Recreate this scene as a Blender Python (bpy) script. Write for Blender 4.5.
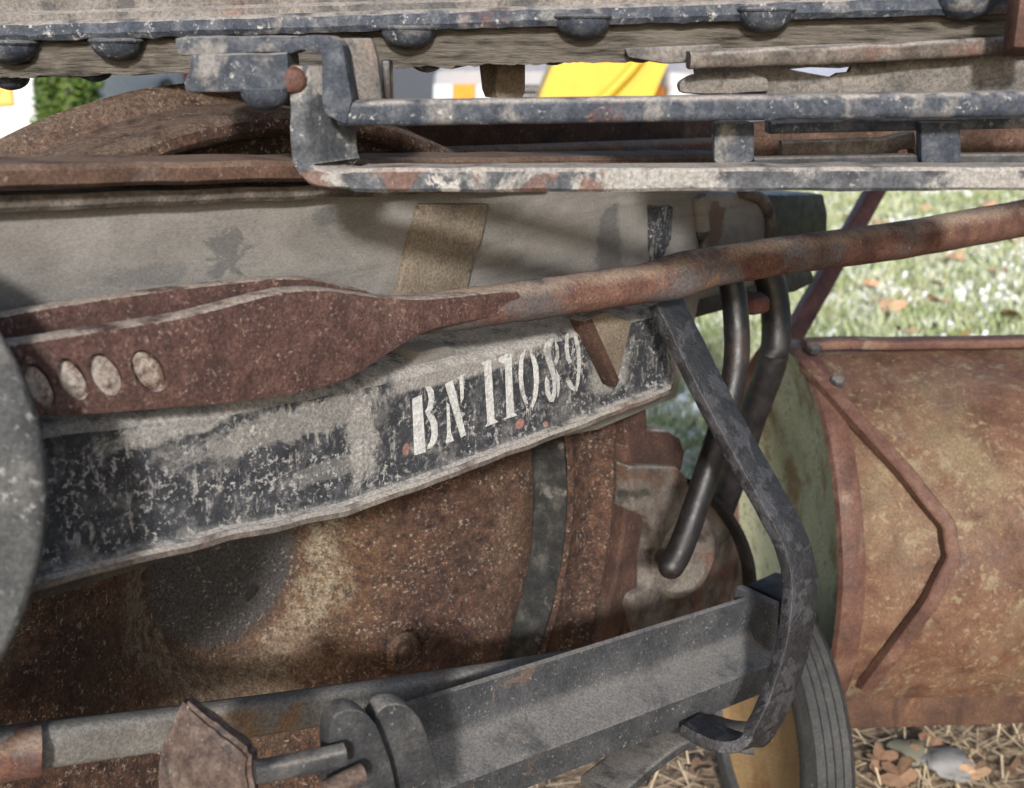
import bpy, bmesh, math, random
import numpy as np
from mathutils import Vector, Matrix, noise

random.seed(7); np.random.seed(7)
SC = bpy.context.scene
COL = SC.collection
for o in list(bpy.data.objects):
    bpy.data.objects.remove(o)

# ------------------------------------------------------------------ camera
FPX, W, H, HOR = 1098.0, 1024, 788, 40.0
CAMP = Vector((0, 0, 1.1))
TH = math.atan((H / 2 - HOR) / FPX)
cam = bpy.data.cameras.new('camera')
cam.sensor_width = 36.0
cam.lens = FPX / W * 36.0
cam.clip_start = 0.01
cam.clip_end = 600
cam.dof.use_dof = True
cam.dof.focus_distance = 0.9
cam.dof.aperture_fstop = 8.0
camo = bpy.data.objects.new('camera', cam)
COL.objects.link(camo)
camo.location = CAMP
camo.rotation_euler = (math.pi / 2 - TH, 0, 0)
SC.camera = camo

# ------------------------------------------------------------------ sky, sun, exposure
SUN_EL, SUN_AZ = math.radians(23.5), math.radians(2)     # behind the camera, a little to its left
wd = bpy.data.worlds.new('World'); SC.world = wd; wd.use_nodes = True
nt = wd.node_tree
sky = nt.nodes.new('ShaderNodeTexSky'); sky.sky_type = 'NISHITA'; sky.sun_disc = False
sky.sun_elevation = SUN_EL; sky.sun_rotation = math.pi + SUN_AZ
sky.dust_density = 2.0; sky.air_density = 1.0
bg = nt.nodes['Background']; bg.inputs['Strength'].default_value = 0.115
nt.links.new(sky.outputs[0], bg.inputs['Color'])
sl = bpy.data.lights.new('sun', 'SUN'); sl.energy = 3.4; sl.angle = math.radians(4.5); sl.color = (1.0, 0.975, 0.945)
so = bpy.data.objects.new('sun', sl); COL.objects.link(so)
sdir = Vector((math.sin(SUN_AZ) * math.cos(SUN_EL), math.cos(SUN_AZ) * math.cos(SUN_EL), -math.sin(SUN_EL)))
so.rotation_euler = sdir.to_track_quat('-Z', 'Y').to_euler()
so.location = (0, -3, 4)
SC.view_settings.view_transform = 'Standard'
SC.view_settings.look = 'None'
SC.view_settings.gamma = 1.0
SC.view_settings.exposure = 0.62
SC.view_settings.use_curve_mapping = False
SC.render.engine = 'CYCLES'

# ------------------------------------------------------------------ geometry helpers
FWD = Vector((0, math.cos(TH), -math.sin(TH)))
UPV = Vector((0, math.sin(TH), math.cos(TH)))
RGT = Vector((1, 0, 0))
Z = Vector((0, 0, 1))
YAW = math.radians(44)
D = Vector((math.sin(YAW), math.cos(YAW), 0))      # along the truck
N = Vector((math.cos(YAW), -math.sin(YAW), 0))     # out of its side, towards the viewer
WC = Vector((-0.174, 0.846, 0.623))                # wheel centre
FO = Vector((-0.18, 0.84, 0.64))                   # side frame datum


def ray(x, y):
    return FWD + RGT * ((x - W / 2) / FPX) + UPV * ((H / 2 - y) / FPX)


def pd(x, y, depth):
    return CAMP + ray(x, y) * depth


def pp(x, y, P, n):
    d = ray(x, y)
    return CAMP + d * ((P - CAMP).dot(n) / d.dot(n))


def ps(x, y, s):
    return pp(x, y, FO + N * s, N)


def dns(d, n, z):
    return Vector((FO.x, FO.y, 0)) + D * d + N * n + Z * z


def link_mesh(name, bm, mat, parent=None, smooth=False):
    bmesh.ops.recalc_face_normals(bm, faces=bm.faces)
    me = bpy.data.meshes.new(name)
    if parent is not None:
        off = Vector(parent['origin'])
        bmesh.ops.translate(bm, verts=bm.verts, vec=-off)
    bm.to_mesh(me); bm.free()
    if smooth:
        for p in me.polygons:
            p.use_smooth = True
        if smooth != 'all':
            me.set_sharp_from_angle(angle=math.radians(38))
    o = bpy.data.objects.new(name, me)
    COL.objects.link(o)
    if mat:
        me.materials.append(mat)
    if parent is not None:
        root = parent
        o.parent = parent
        o['origin'] = parent['origin']
    return o


def thing(name, label, cat, loc, group=None):
    o = bpy.data.objects.new(name, None)
    o.empty_display_size = 0.05
    COL.objects.link(o)
    o.location = loc
    o['origin'] = [loc[0], loc[1], loc[2]]
    o['label'] = label; o['category'] = cat
    if group:
        o['group'] = group
    return o


def part(name, bm, mat, parent, smooth=False):
    o = link_mesh(name, bm, mat, parent, smooth)
    return o


def sub(name, bm, mat, parent, smooth=False):
    return link_mesh(name, bm, mat, parent, smooth)


def one(name, bm, mat, label=None, cat=None, group=None, kind=None, smooth=False):
    o = link_mesh(name, bm, mat, None, smooth)
    if label: o['label'] = label
    if cat: o['category'] = cat
    if group: o['group'] = group
    if kind: o['kind'] = kind
    return o


def rough_up(bm, amp, freq, axis=None, seed=0.0):
    for v in bm.verts:
        c = v.co * freq + Vector((seed, seed * 1.7, seed * 0.3))
        n = noise.noise_vector(c) + 0.5 * noise.noise_vector(c * 2.3)
        if axis is not None:
            v.co += axis * (n.x * amp)
        else:
            v.co += n * amp


def slab(poly3, back, bevel=0.002, seg=2, bm=None, rough=0):
    """closed polygon of 3-D points pushed back along a vector, edges rounded"""
    own = bmesh.new()
    fv = [own.verts.new(p) for p in poly3]
    f = own.faces.new(fv)
    r = bmesh.ops.extrude_face_region(own, geom=[f])
    nv = [e for e in r['geom'] if isinstance(e, bmesh.types.BMVert)]
    bmesh.ops.translate(own, verts=nv, vec=back)
    bmesh.ops.recalc_face_normals(own, faces=own.faces)
    if bevel > 0:
        bmesh.ops.bevel(own, geom=list(own.edges), offset=bevel, segments=seg, affect='EDGES', profile=0.6, clamp_overlap=True)
    if rough:
        rough_up(own, rough, 60)
    if bm is None:
        return own
    me = bpy.data.meshes.new('t'); own.to_mesh(me); own.free(); bm.from_mesh(me); bpy.data.meshes.remove(me)
    return bm


def smooth_path(pts, n=6):
    out = []
    P = [pts[0]] + list(pts) + [pts[-1]]
    for i in range(1, len(P) - 2):
        a, b, c, d = P[i - 1], P[i], P[i + 1], P[i + 2]
        for k in range(n):
            t = k / n
            if isinstance(a, Vector):
                out.append(0.5 * ((2 * b) + (c - a) * t + (2 * a - 5 * b + 4 * c - d) * t * t + (3 * b - a - 3 * c + d) * t ** 3))
            else:
                out.append(0.5 * ((2 * b) + (c - a) * t + (2 * a - 5 * b + 4 * c - d) * t * t + (3 * b - a - 3 * c + d) * t ** 3))
    out.append(pts[-1])
    return out


def sweep(pts, section, ref, bm=None, scale=None, cap=True):
    """section: list of (a,b) offsets; a along 'ref' made square to the path, b along path x ref"""
    bm = bm or bmesh.new()
    rings = []
    n = len(pts)
    for i, p in enumerate(pts):
        t = (pts[min(i + 1, n - 1)] - pts[max(i - 1, 0)]).normalized()
        a = (ref - t * ref.dot(t)).normalized()
        b = t.cross(a)
        k = scale[i] if scale else 1.0
        rings.append([bm.verts.new(p + a * (u * k) + b * (v * k)) for u, v in section])
    m = len(section)
    for i in range(n - 1):
        for j in range(m):
            bm.faces.new((rings[i][j], rings[i][(j + 1) % m], rings[i + 1][(j + 1) % m], rings[i + 1][j]))
    if cap:
        bm.faces.new(rings[0]); bm.faces.new(rings[-1])
    return bm


def circ(r, n=16):
    return [(r * math.cos(2 * math.pi * k / n), r * math.sin(2 * math.pi * k / n)) for k in range(n)]


def rrect(w, h, c=0.25):
    """rounded rectangle section, w along ref, h across"""
    r = min(w, h) * c; out = []
    for cx, cy, a0 in ((w / 2 - r, h / 2 - r, 0), (-w / 2 + r, h / 2 - r, 90), (-w / 2 + r, -h / 2 + r, 180), (w / 2 - r, -h / 2 + r, 270)):
        for k in range(4):
            a = math.radians(a0 + 30 * k)
            out.append((cx + r * math.cos(a), cy + r * math.sin(a)))
    return out


def tube(pts, r, bm=None, n=16, ref=Z, scale=None):
    return sweep(pts, circ(r, n), ref, bm, scale)


def lathe(prof, c, axis, seg=96, bm=None, refv=Z):
    """prof: (r, offset along axis)"""
    bm = bm or bmesh.new()
    axis = axis.normalized()
    u = (refv - axis * refv.dot(axis)).normalized(); w = axis.cross(u)
    rings = []
    for r, h in prof:
        if r < 1e-5:
            rings.append([bm.verts.new(c + axis * h)])
        else:
            rings.append([bm.verts.new(c + axis * h + (u * math.cos(2 * math.pi * k / seg) + w * math.sin(2 * math.pi * k / seg)) * r) for k in range(seg)])
    for i in range(len(rings) - 1):
        A, B = rings[i], rings[i + 1]
        for k in range(seg):
            k2 = (k + 1) % seg
            if len(A) == 1 and len(B) == 1: continue
            if len(A) == 1: bm.faces.new((A[0], B[k], B[k2]))
            elif len(B) == 1: bm.faces.new((A[k], B[0], A[k2]))
            else: bm.faces.new((A[k], A[k2], B[k2], B[k]))
    return bm


def boxb(o, ax, ay, az, bevel=0.002, bm=None):
    """box from a corner and three edge vectors"""
    return slab([o, o + ax, o + ax + az, o + az], ay, bevel, 2, bm)


def subdivide_long(bm, maxlen, iters=5):
    for _ in range(iters):
        e = [x for x in bm.edges if x.calc_length() > maxlen]
        if not e: break
        bmesh.ops.subdivide_edges(bm, edges=e, cuts=1, use_grid_fill=True)
    bmesh.ops.triangulate(bm, faces=[f for f in bm.faces if len(f.verts) > 4])


def hexnut(c, axis, r, h, bm=None, n=6):
    prof = [(0, 0), (r * 0.9, 0), (r, h * 0.15), (r, h * 0.8), (r * 0.85, h), (0, h)]
    return lathe(prof, c, axis, n, bm, refv=Vector((0.3, 0.2, 0.93)))


def dome(c, axis, r, h, bm=None, seg=20):
    prof = [(0, h)] + [(r * math.sin(a), h * math.cos(a)) for a in [math.radians(x) for x in (15, 30, 45, 60, 75, 90)]] + [(r, -h * 0.2), (0, -h * 0.2)]
    return lathe(prof, c, axis, seg, bm, refv=Vector((0.7, 0.3, 0.2)))


def boolean_cut(o, rings, vec, root):
    cut = bmesh.new()
    for r in rings: slab(r, vec, 0, 1, cut)
    bmesh.ops.translate(cut, verts=cut.verts, vec=-Vector(root['origin']))
    bmesh.ops.recalc_face_normals(cut, faces=cut.faces)
    cme = bpy.data.meshes.new('cut'); cut.to_mesh(cme); cut.free()
    co = bpy.data.objects.new('cut', cme); COL.objects.link(co); co.parent = root
    md = o.modifiers.new('b', 'BOOLEAN'); md.operation = 'DIFFERENCE'; md.object = co; md.solver = 'EXACT'
    bpy.context.view_layer.update()
    nm = bpy.data.meshes.new_from_object(o.evaluated_get(bpy.context.evaluated_depsgraph_get()))
    o.modifiers.clear(); o.data = nm
    bpy.data.objects.remove(co)


# ------------------------------------------------------------------ materials


ALB = 0.8


def rgba(c):
    return (c[0] * ALB, c[1] * ALB, c[2] * ALB, 1)


def mat(name, ramp, scale=30, detail=8, rough=0.8, stretch=(1, 1, 1), patches=(), speck=None, dust=None, bump=0.3, bscale=None,
        metallic=0.0, spec=0.3, dist=0.0, bdist=0.002, fine=0.35, radial=(), streak=None, spots=(), fscale=380):
    m = bpy.data.materials.new(name); m.use_nodes = True
    nt = m.node_tree; nd = nt.nodes; lk = nt.links
    bs = nd['Principled BSDF']
    tc = nd.new('ShaderNodeTexCoord')
    mp = nd.new('ShaderNodeMapping'); mp.inputs['Scale'].default_value = stretch
    lk.new(tc.outputs['Object'], mp.inputs['Vector'])

    def nz(sc, det=8, ro=0.6, ds=0.0, off=0.0):
        n = nd.new('ShaderNodeTexNoise'); n.inputs['Scale'].default_value = sc; n.inputs['Detail'].default_value = det
        n.inputs['Roughness'].default_value = ro; n.inputs['Distortion'].default_value = ds
        if off:
            ad = nd.new('ShaderNodeVectorMath'); ad.operation = 'ADD'; ad.inputs[1].default_value = (off, off * 0.7, off * 1.3)
            lk.new(mp.outputs[0], ad.inputs[0]); lk.new(ad.outputs[0], n.inputs['Vector'])
        else:
            lk.new(mp.outputs[0], n.inputs['Vector'])
        return n.outputs['Fac']

    def rng(sock, lo, hi, a=0.0, b=1.0):
        r = nd.new('ShaderNodeMapRange'); r.inputs[1].default_value = lo; r.inputs[2].default_value = hi
        r.inputs[3].default_value = a; r.inputs[4].default_value = b
        r.interpolation_type = 'SMOOTHSTEP'
        lk.new(sock, r.inputs[0]); return r.outputs[0]

    def mix(fac, a, col):
        x = nd.new('ShaderNodeMix'); x.data_type = 'RGBA'
        lk.new(fac, x.inputs[0]); lk.new(a, x.inputs[6]); x.inputs[7].default_value = rgba(col)
        return x.outputs[2]

    def mul(a, b):
        x = nd.new('ShaderNodeMath'); x.operation = 'MULTIPLY'
        lk.new(a, x.inputs[0])
        if isinstance(b, (int, float)): x.inputs[1].default_value = b
        else: lk.new(b, x.inputs[1])
        return x.outputs[0]
    base = nz(scale, detail, 0.65, dist)
    cr = nd.new('ShaderNodeValToRGB')
    e = cr.color_ramp.elements
    e[0].position, e[0].color = ramp[0][0], rgba(ramp[0][1])
    e[1].position, e[1].color = ramp[-1][0], rgba(ramp[-1][1])
    for p, c in ramp[1:-1]:
        k = e.new(p); k.color = rgba(c)
    lk.new(base, cr.inputs[0])
    col = cr.outputs[0]
    for i, (c, sc, lo, hi, amt) in enumerate(patches):
        f = mul(rng(nz(sc, 9, 0.62, 0.4, 3.1 + i * 5.7), lo, hi), amt)
        col = mix(f, col, c)
    if radial:
        sb = nd.new('ShaderNodeVectorMath'); sb.operation = 'SUBTRACT'; sb.inputs[1].default_value = (0, 0, 0.44)
        lk.new(tc.outputs['Object'], sb.inputs[0])
        cx = nd.new('ShaderNodeVectorMath'); cx.operation = 'CROSS_PRODUCT'; cx.inputs[1].default_value = tuple(N)
        lk.new(sb.outputs[0], cx.inputs[0])
        ln = nd.new('ShaderNodeVectorMath'); ln.operation = 'LENGTH'; lk.new(cx.outputs[0], ln.inputs[0])
        wob = nd.new('ShaderNodeMath'); wob.operation = 'MULTIPLY_ADD'; wob.inputs[1].default_value = 0.09; lk.new(nz(16, 9, 0.7, 0.3, 51.0), wob.inputs[0])
        lk.new(ln.outputs['Value'], wob.inputs[2])
        for i, (r0, r1, r2, r3, c, amt, crisp) in enumerate(radial):
            src = ln.outputs['Value'] if crisp else wob.outputs[0]
            o_ = 0.0 if crisp else 0.045
            f = mul(rng(src, r0 + o_, r1 + o_), rng(src, r2 + o_, r3 + o_, 1.0, 0.0))
            if not crisp: f = mul(f, rng(nz(110, 9, 0.78, 0, 61.0 + i), 0.40, 0.58))
            col = mix(mul(f, amt), col, c)
    if streak:
        c, sx, sz, lo, hi, amt = streak
        mp2 = nd.new('ShaderNodeMapping'); mp2.inputs['Scale'].default_value = (sx, sx, sz); lk.new(tc.outputs['Object'], mp2.inputs['Vector'])
        n_ = nd.new('ShaderNodeTexNoise'); n_.inputs['Scale'].default_value = 1.0; n_.inputs['Detail'].default_value = 7; n_.inputs['Roughness'].default_value = 0.65
        lk.new(mp2.outputs[0], n_.inputs['Vector'])
        col = mix(mul(rng(n_.outputs['Fac'], lo, hi), amt), col, c)
    for i, (ctr, rad_, c, amt, wobk) in enumerate(spots):
        sb = nd.new('ShaderNodeVectorMath'); sb.operation = 'SUBTRACT'; sb.inputs[1].default_value = tuple(ctr); lk.new(tc.outputs['Object'], sb.inputs[0])
        ml = nd.new('ShaderNodeVectorMath'); ml.operation = 'MULTIPLY'; ml.inputs[1].default_value = (1 / rad_[0], 1 / rad_[0], 1 / rad_[1]); lk.new(sb.outputs[0], ml.inputs[0])
        ln = nd.new('ShaderNodeVectorMath'); ln.operation = 'LENGTH'; lk.new(ml.outputs[0], ln.inputs[0])
        wb = nd.new('ShaderNodeMath'); wb.operation = 'MULTIPLY_ADD'; wb.inputs[1].default_value = wobk; lk.new(nz(34, 9, 0.72, 0.6, 81.0 + 3 * i), wb.inputs[0]); lk.new(ln.outputs['Value'], wb.inputs[2])
        col = mix(mul(rng(wb.outputs[0], 0.5 * wobk + 0.75, 0.5 * wobk + 1.1, 1.0, 0.0), amt), col, c)
    if speck:
        c, sc, thr, amt = speck
        f1 = rng(nz(sc, 4, 0.7, 0, 11.0), thr, thr + 0.07)
        f2 = rng(nz(sc * 0.18, 4, 0.6, 0, 17.0), 0.40, 0.6)
        col = mix(mul(mul(f1, f2), amt), col, c)
    if dust:
        c, amt = dust
        g = nd.new('ShaderNodeNewGeometry'); sp = nd.new('ShaderNodeSeparateXYZ')
        lk.new(g.outputs['Normal'], sp.inputs[0])
        up = rng(sp.outputs[2], 0.25, 0.85)
        col = mix(mul(mul(up, rng(nz(scale * 0.7, 6, 0.6, 0, 23.0), 0.3, 0.55)), amt), col, c)
    if fine:
        x = nd.new('ShaderNodeMix'); x.data_type = 'RGBA'; x.blend_type = 'MULTIPLY'; x.inputs[0].default_value = 1.0
        g_ = nd.new('ShaderNodeCombineColor'); v_ = rng(nz(fscale, 5, 0.8, 0, 71.0), 0.34, 0.66, 1 - fine, 1 + fine)
        for k_ in range(3): lk.new(v_, g_.inputs[k_])
        lk.new(col, x.inputs[6]); lk.new(g_.outputs[0], x.inputs[7]); col = x.outputs[2]
    lk.new(col, bs.inputs['Base Color'])
    rr = rng(nz(scale * 1.7, 6, 0.6, 0, 31.0), 0.3, 0.7, max(rough - 0.12, 0.05), min(rough + 0.1, 1))
    lk.new(rr, bs.inputs['Roughness'])
    bs.inputs['Metallic'].default_value = metallic
    bs.inputs['Specular IOR Level'].default_value = spec
    if bump:
        bp = nd.new('ShaderNodeBump'); bp.inputs['Strength'].default_value = bump; bp.inputs['Distance'].default_value = bdist
        lk.new(nz(bscale or scale * 3, 10, 0.7, 0, 41.0), bp.inputs['Height'])
        lk.new(bp.outputs[0], bs.inputs['Normal'])
    return m


DUST = (0.36, 0.33, 0.30)
DUST2 = (0.25, 0.235, 0.22)
M = {}
M['rust'] = mat('rust', [(0.3, (0.032, 0.019, 0.015)), (0.5, (0.065, 0.034, 0.026)), (0.7, (0.105, 0.056, 0.04))], 28, rough=0.9,
                patches=[((0.20, 0.13, 0.075), 9, 0.55, 0.72, 0.6), ((0.03, 0.02, 0.018), 14, 0.55, 0.7, 0.5)], speck=((0.33, 0.27, 0.22), 240, 0.6, 0.55),
                dust=(DUST, 0.85), bump=0.6, bscale=160)
M['wheel_rust'] = mat('wheel_rust', [(0.34, (0.026, 0.016, 0.013)), (0.5, (0.064, 0.034, 0.025)), (0.66, (0.115, 0.062, 0.04))], 95, rough=0.95,
                patches=[((0.12, 0.085, 0.056), 7, 0.56, 0.68, 0.5), ((0.105, 0.056, 0.032), 22, 0.53, 0.66, 0.5), ((0.025, 0.017, 0.015), 9, 0.5, 0.66, 0.65)],
                speck=((0.36, 0.31, 0.25), 260, 0.56, 0.7), dust=((0.16, 0.115, 0.085), 0.6), bump=0.9, bscale=200, fine=0.5,
                radial=[(0.06, 0.09, 0.12, 0.19, (0.14, 0.082, 0.042), 0.65, 0), (0.082, 0.094, 0.104, 0.128, (0.29, 0.245, 0.175), 0.75, 0), (0.25, 0.29, 0.33, 0.36, (0.12, 0.08, 0.05), 0.3, 0), (-0.2, -0.15, 0.07, 0.088, (0.075, 0.071, 0.069), 0.95, 1)])
M['groove'] = mat('groove', [(0.3, (0.014, 0.014, 0.014)), (0.5, (0.03, 0.03, 0.029)), (0.72, (0.09, 0.085, 0.075))], 40, rough=0.9,
                patches=[((0.2, 0.185, 0.165), 30, 0.58, 0.66, 0.7)], bump=0.6)
M['shelf_rust'] = mat('shelf_rust', [(0.3, (0.05, 0.03, 0.022)), (0.5, (0.10, 0.058, 0.042)), (0.7, (0.155, 0.095, 0.07))], 35, rough=0.92,
                patches=[((0.2, 0.18, 0.155), 6, 0.55, 0.66, 0.7)], speck=((0.33, 0.27, 0.22), 240, 0.6, 0.55), dust=((0.20, 0.14, 0.105), 0.7), bump=0.6, bscale=160)
M['hub_pale'] = mat('hub_pale', [(0.3, (0.13, 0.085, 0.05)), (0.5, (0.26, 0.2, 0.13)), (0.7, (0.36, 0.3, 0.22))], 45, rough=0.95,
                patches=[((0.09, 0.045, 0.025), 30, 0.52, 0.6, 0.8)], bump=0.5)
M['hub_dark'] = mat('hub_dark', [(0.3, (0.03, 0.025, 0.024)), (0.5, (0.06, 0.052, 0.05)), (0.7, (0.1, 0.095, 0.085))], 22, rough=0.85,
                patches=[((0.05, 0.06, 0.045), 12, 0.5, 0.65, 0.6)], bump=0.5)
M['jaw_rust'] = mat('jaw_rust', [(0.3, (0.05, 0.027, 0.023)), (0.5, (0.085, 0.044, 0.037)), (0.7, (0.125, 0.068, 0.056))], 70, rough=0.85,
                patches=[((0.15, 0.105, 0.09), 12, 0.55, 0.72, 0.5), ((0.045, 0.022, 0.02), 16, 0.54, 0.66, 0.6)], speck=((0.32, 0.24, 0.19), 330, 0.56, 0.6), dust=((0.42, 0.35, 0.29), 0.95), bump=0.7, bscale=330, fine=0.45)
M['rod_rust'] = mat('rod_rust', [(0.3, (0.07, 0.033, 0.027)), (0.5, (0.125, 0.06, 0.045)), (0.7, (0.19, 0.105, 0.075))], 40, rough=0.85,
                patches=[((0.1, 0.1, 0.105), 9, 0.53, 0.63, 0.75), ((0.21, 0.12, 0.06), 16, 0.55, 0.68, 0.6)], speck=((0.45, 0.4, 0.36), 210, 0.62, 0.6),
                dust=((0.34, 0.26, 0.2), 0.7), bump=0.5, bscale=200)
FRO = dns(0.0, 0.06, 0.75)
def bs(x, y): return ps(x, y, 0.085) - FRO
M['beam_black'] = mat('beam_black', [(0.3, (0.02, 0.022, 0.027)), (0.52, (0.036, 0.039, 0.046)), (0.72, (0.085, 0.087, 0.092))], 60, rough=0.72,
                patches=[((0.14, 0.135, 0.13), 35, 0.52, 0.65, 0.75)], speck=((0.40, 0.385, 0.37), 230, 0.53, 0.85), streak=((0.32, 0.305, 0.29), 150, 45, 0.56, 0.66, 0.75),
                spots=[(bs(290, 425), (0.09, 0.013), (0.29, 0.275, 0.26), 0.65, 3.0), (bs(180, 425), (0.06, 0.009), (0.30, 0.285, 0.27), 0.8, 2.4), (bs(362, 445), (0.016, 0.035), (0.33, 0.315, 0.295), 0.7, 3.2), (bs(330, 470), (0.045, 0.008), (0.27, 0.26, 0.245), 0.4, 3.0),
                       (bs(470, 365), (0.10, 0.012), (0.28, 0.265, 0.25), 0.9, 1.2), (bs(610, 370), (0.03, 0.025), (0.27, 0.26, 0.245), 0.75, 2.0), (bs(520, 424), (0.006, 0.005), (0.30, 0.15, 0.12), 0.9, 0.8), (bs(545, 424), (0.004, 0.003), (0.30, 0.15, 0.12), 0.8, 0.8), (bs(406, 450), (0.004, 0.006), (0.28, 0.15, 0.12), 0.8, 0.8)],
                dust=((0.36, 0.34, 0.315), 1.0), bump=0.4, bscale=190, fine=0.4)
def ws(x, y): return ps(x, y, 0.03) - FRO
M['frame_grey'] = mat('frame_grey', [(0.3, (0.15, 0.142, 0.132)), (0.5, (0.215, 0.202, 0.187)), (0.7, (0.27, 0.255, 0.235))], 11, rough=0.92, stretch=(1, 1, 2.2),
                patches=[((0.2, 0.165, 0.13), 6, 0.55, 0.7, 0.5), ((0.31, 0.3, 0.28), 9, 0.55, 0.72, 0.6)],
                spots=[(ws(228, 252), (0.020, 0.014), (0.08, 0.082, 0.086), 0.6, 5.0), (ws(325, 215), (0.010, 0.008), (0.08, 0.08, 0.082), 0.6, 3.0), (ws(150, 275), (0.05, 0.006), (0.11, 0.11, 0.112), 0.45, 3.0), (ws(610, 250), (0.02, 0.05), (0.09, 0.088, 0.088), 0.7, 1.8), (ws(715, 225), (0.02, 0.03), (0.13, 0.07, 0.04), 0.8, 1.6), (ws(660, 350), (0.012, 0.06), (0.06, 0.06, 0.062), 0.8, 1.4)],
                speck=((0.08, 0.075, 0.07), 190, 0.61, 0.5), streak=((0.13, 0.12, 0.11), 2.5, 60, 0.52, 0.70, 0.5), dust=(DUST, 0.6), bump=0.25, bscale=150, dist=0.5, fine=0.2)
M['edge_rust'] = mat('edge_rust', [(0.3, (0.05, 0.045, 0.042)), (0.5, (0.12, 0.10, 0.085)), (0.7, (0.24, 0.215, 0.19))], 45, rough=0.9,
                patches=[((0.14, 0.06, 0.045), 14, 0.55, 0.65, 0.7)], dust=(DUST, 0.9), bump=0.6)
M['blue_paint'] = mat('blue_paint', [(0.3, (0.02, 0.026, 0.038)), (0.5, (0.045, 0.054, 0.072)), (0.72, (0.125, 0.134, 0.15))], 65, rough=0.7,
                patches=[((0.25, 0.235, 0.22), 26, 0.53, 0.66, 0.75), ((0.14, 0.07, 0.055), 10, 0.62, 0.68, 0.7)], speck=((0.42, 0.41, 0.39), 190, 0.58, 0.85),
                dust=(DUST, 0.95), bump=0.45, bscale=190)
M['step_peel'] = mat('step_peel', [(0.3, (0.03, 0.035, 0.043)), (0.5, (0.075, 0.08, 0.09)), (0.72, (0.17, 0.17, 0.18))], 65, rough=0.7,
                patches=[((0.34, 0.325, 0.30), 15, 0.52, 0.57, 0.8), ((0.45, 0.43, 0.4), 22, 0.60, 0.62, 0.8), ((0.15, 0.085, 0.068), 17, 0.54, 0.58, 0.85)], speck=((0.5, 0.48, 0.46), 170, 0.6, 0.7),
                dust=((0.42, 0.38, 0.34), 0.8), bump=0.5, bscale=150)
M['sill_dust'] = mat('sill_dust', [(0.3, (0.11, 0.10, 0.092)), (0.5, (0.19, 0.172, 0.157)), (0.7, (0.28, 0.255, 0.23))], 25, rough=0.95,
                patches=[((0.25, 0.14, 0.11), 10, 0.6, 0.7, 0.5), ((0.06, 0.062, 0.066), 30, 0.53, 0.62, 0.7), ((0.075, 0.075, 0.078), 9, 0.53, 0.64, 0.6)], dust=(DUST, 0.6), bump=0.5, bscale=120)
M['plug_dust'] = mat('plug_dust', [(0.40, (0.12, 0.07, 0.055)), (0.5, (0.34, 0.29, 0.25)), (0.7, (0.46, 0.42, 0.37))], 75, rough=0.95, speck=((0.1, 0.06, 0.05), 200, 0.55, 0.6), bump=0.8)
M['old_wood'] = mat('old_wood', [(0.34, (0.035, 0.03, 0.025)), (0.46, (0.15, 0.132, 0.11)), (0.7, (0.29, 0.262, 0.225))], 9, rough=0.95, stretch=(3, 8, 26),
                patches=[((0.26, 0.235, 0.205), 3, 0.52, 0.7, 0.6)], dust=(DUST, 0.7), bump=1.0, bscale=16, bdist=0.006)
M['tar'] = mat('tar', [(0.3, (0.008, 0.008, 0.010)), (0.5, (0.014, 0.014, 0.017)), (0.75, (0.03, 0.03, 0.035))], 90, rough=0.42, spec=0.6,
               speck=((0.3, 0.3, 0.3), 300, 0.66, 0.5), patches=[((0.05, 0.05, 0.058), 40, 0.53, 0.56, 0.8)], bump=0.8, bscale=130, bdist=0.003)
M['black_steel'] = mat('black_steel', [(0.3, (0.007, 0.007, 0.008)), (0.5, (0.013, 0.012, 0.013)), (0.75, (0.03, 0.026, 0.025))], 40, rough=0.45, spec=0.4,
               patches=[((0.05, 0.03, 0.024), 10, 0.55, 0.68, 0.7)], speck=((0.2, 0.19, 0.18), 260, 0.64, 0.4), bump=0.3, bscale=160)
M['red_steel'] = mat('red_steel', [(0.3, (0.055, 0.02, 0.016)), (0.5, (0.09, 0.035, 0.027)), (0.75, (0.14, 0.06, 0.045))], 40, rough=0.55,
               speck=((0.25, 0.2, 0.17), 240, 0.66, 0.4), bump=0.2, bscale=140)
M['channel_grey'] = mat('channel_grey', [(0.3, (0.028, 0.03, 0.034)), (0.5, (0.05, 0.052, 0.056)), (0.72, (0.085, 0.085, 0.087))], 24, rough=0.6,
               patches=[((0.15, 0.10, 0.07), 22, 0.63, 0.7, 0.6)], speck=((0.4, 0.39, 0.37), 300, 0.60, 0.7), dust=((0.20, 0.19, 0.18), 0.75), bump=0.3, bscale=220)
M['tie_grey'] = mat('tie_grey', [(0.3, (0.11, 0.105, 0.098)), (0.5, (0.165, 0.157, 0.145)), (0.72, (0.22, 0.21, 0.195))], 24, rough=0.85,
               patches=[((0.2, 0.115, 0.06), 12, 0.57, 0.68, 0.75)], speck=((0.07, 0.055, 0.045), 160, 0.63, 0.5), dust=((0.25, 0.24, 0.225), 0.7), bump=0.35, bscale=150)
M['head_iron'] = mat('head_iron', [(0.3, (0.045, 0.034, 0.028)), (0.5, (0.115, 0.095, 0.08)), (0.72, (0.2, 0.18, 0.155))], 30, rough=0.85,
               patches=[((0.11, 0.048, 0.03), 14, 0.52, 0.63, 0.8), ((0.03, 0.028, 0.027), 18, 0.58, 0.66, 0.8)], speck=((0.3, 0.27, 0.23), 200, 0.62, 0.5), dust=((0.24, 0.215, 0.18), 0.9), bump=0.6, bscale=130)
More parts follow.
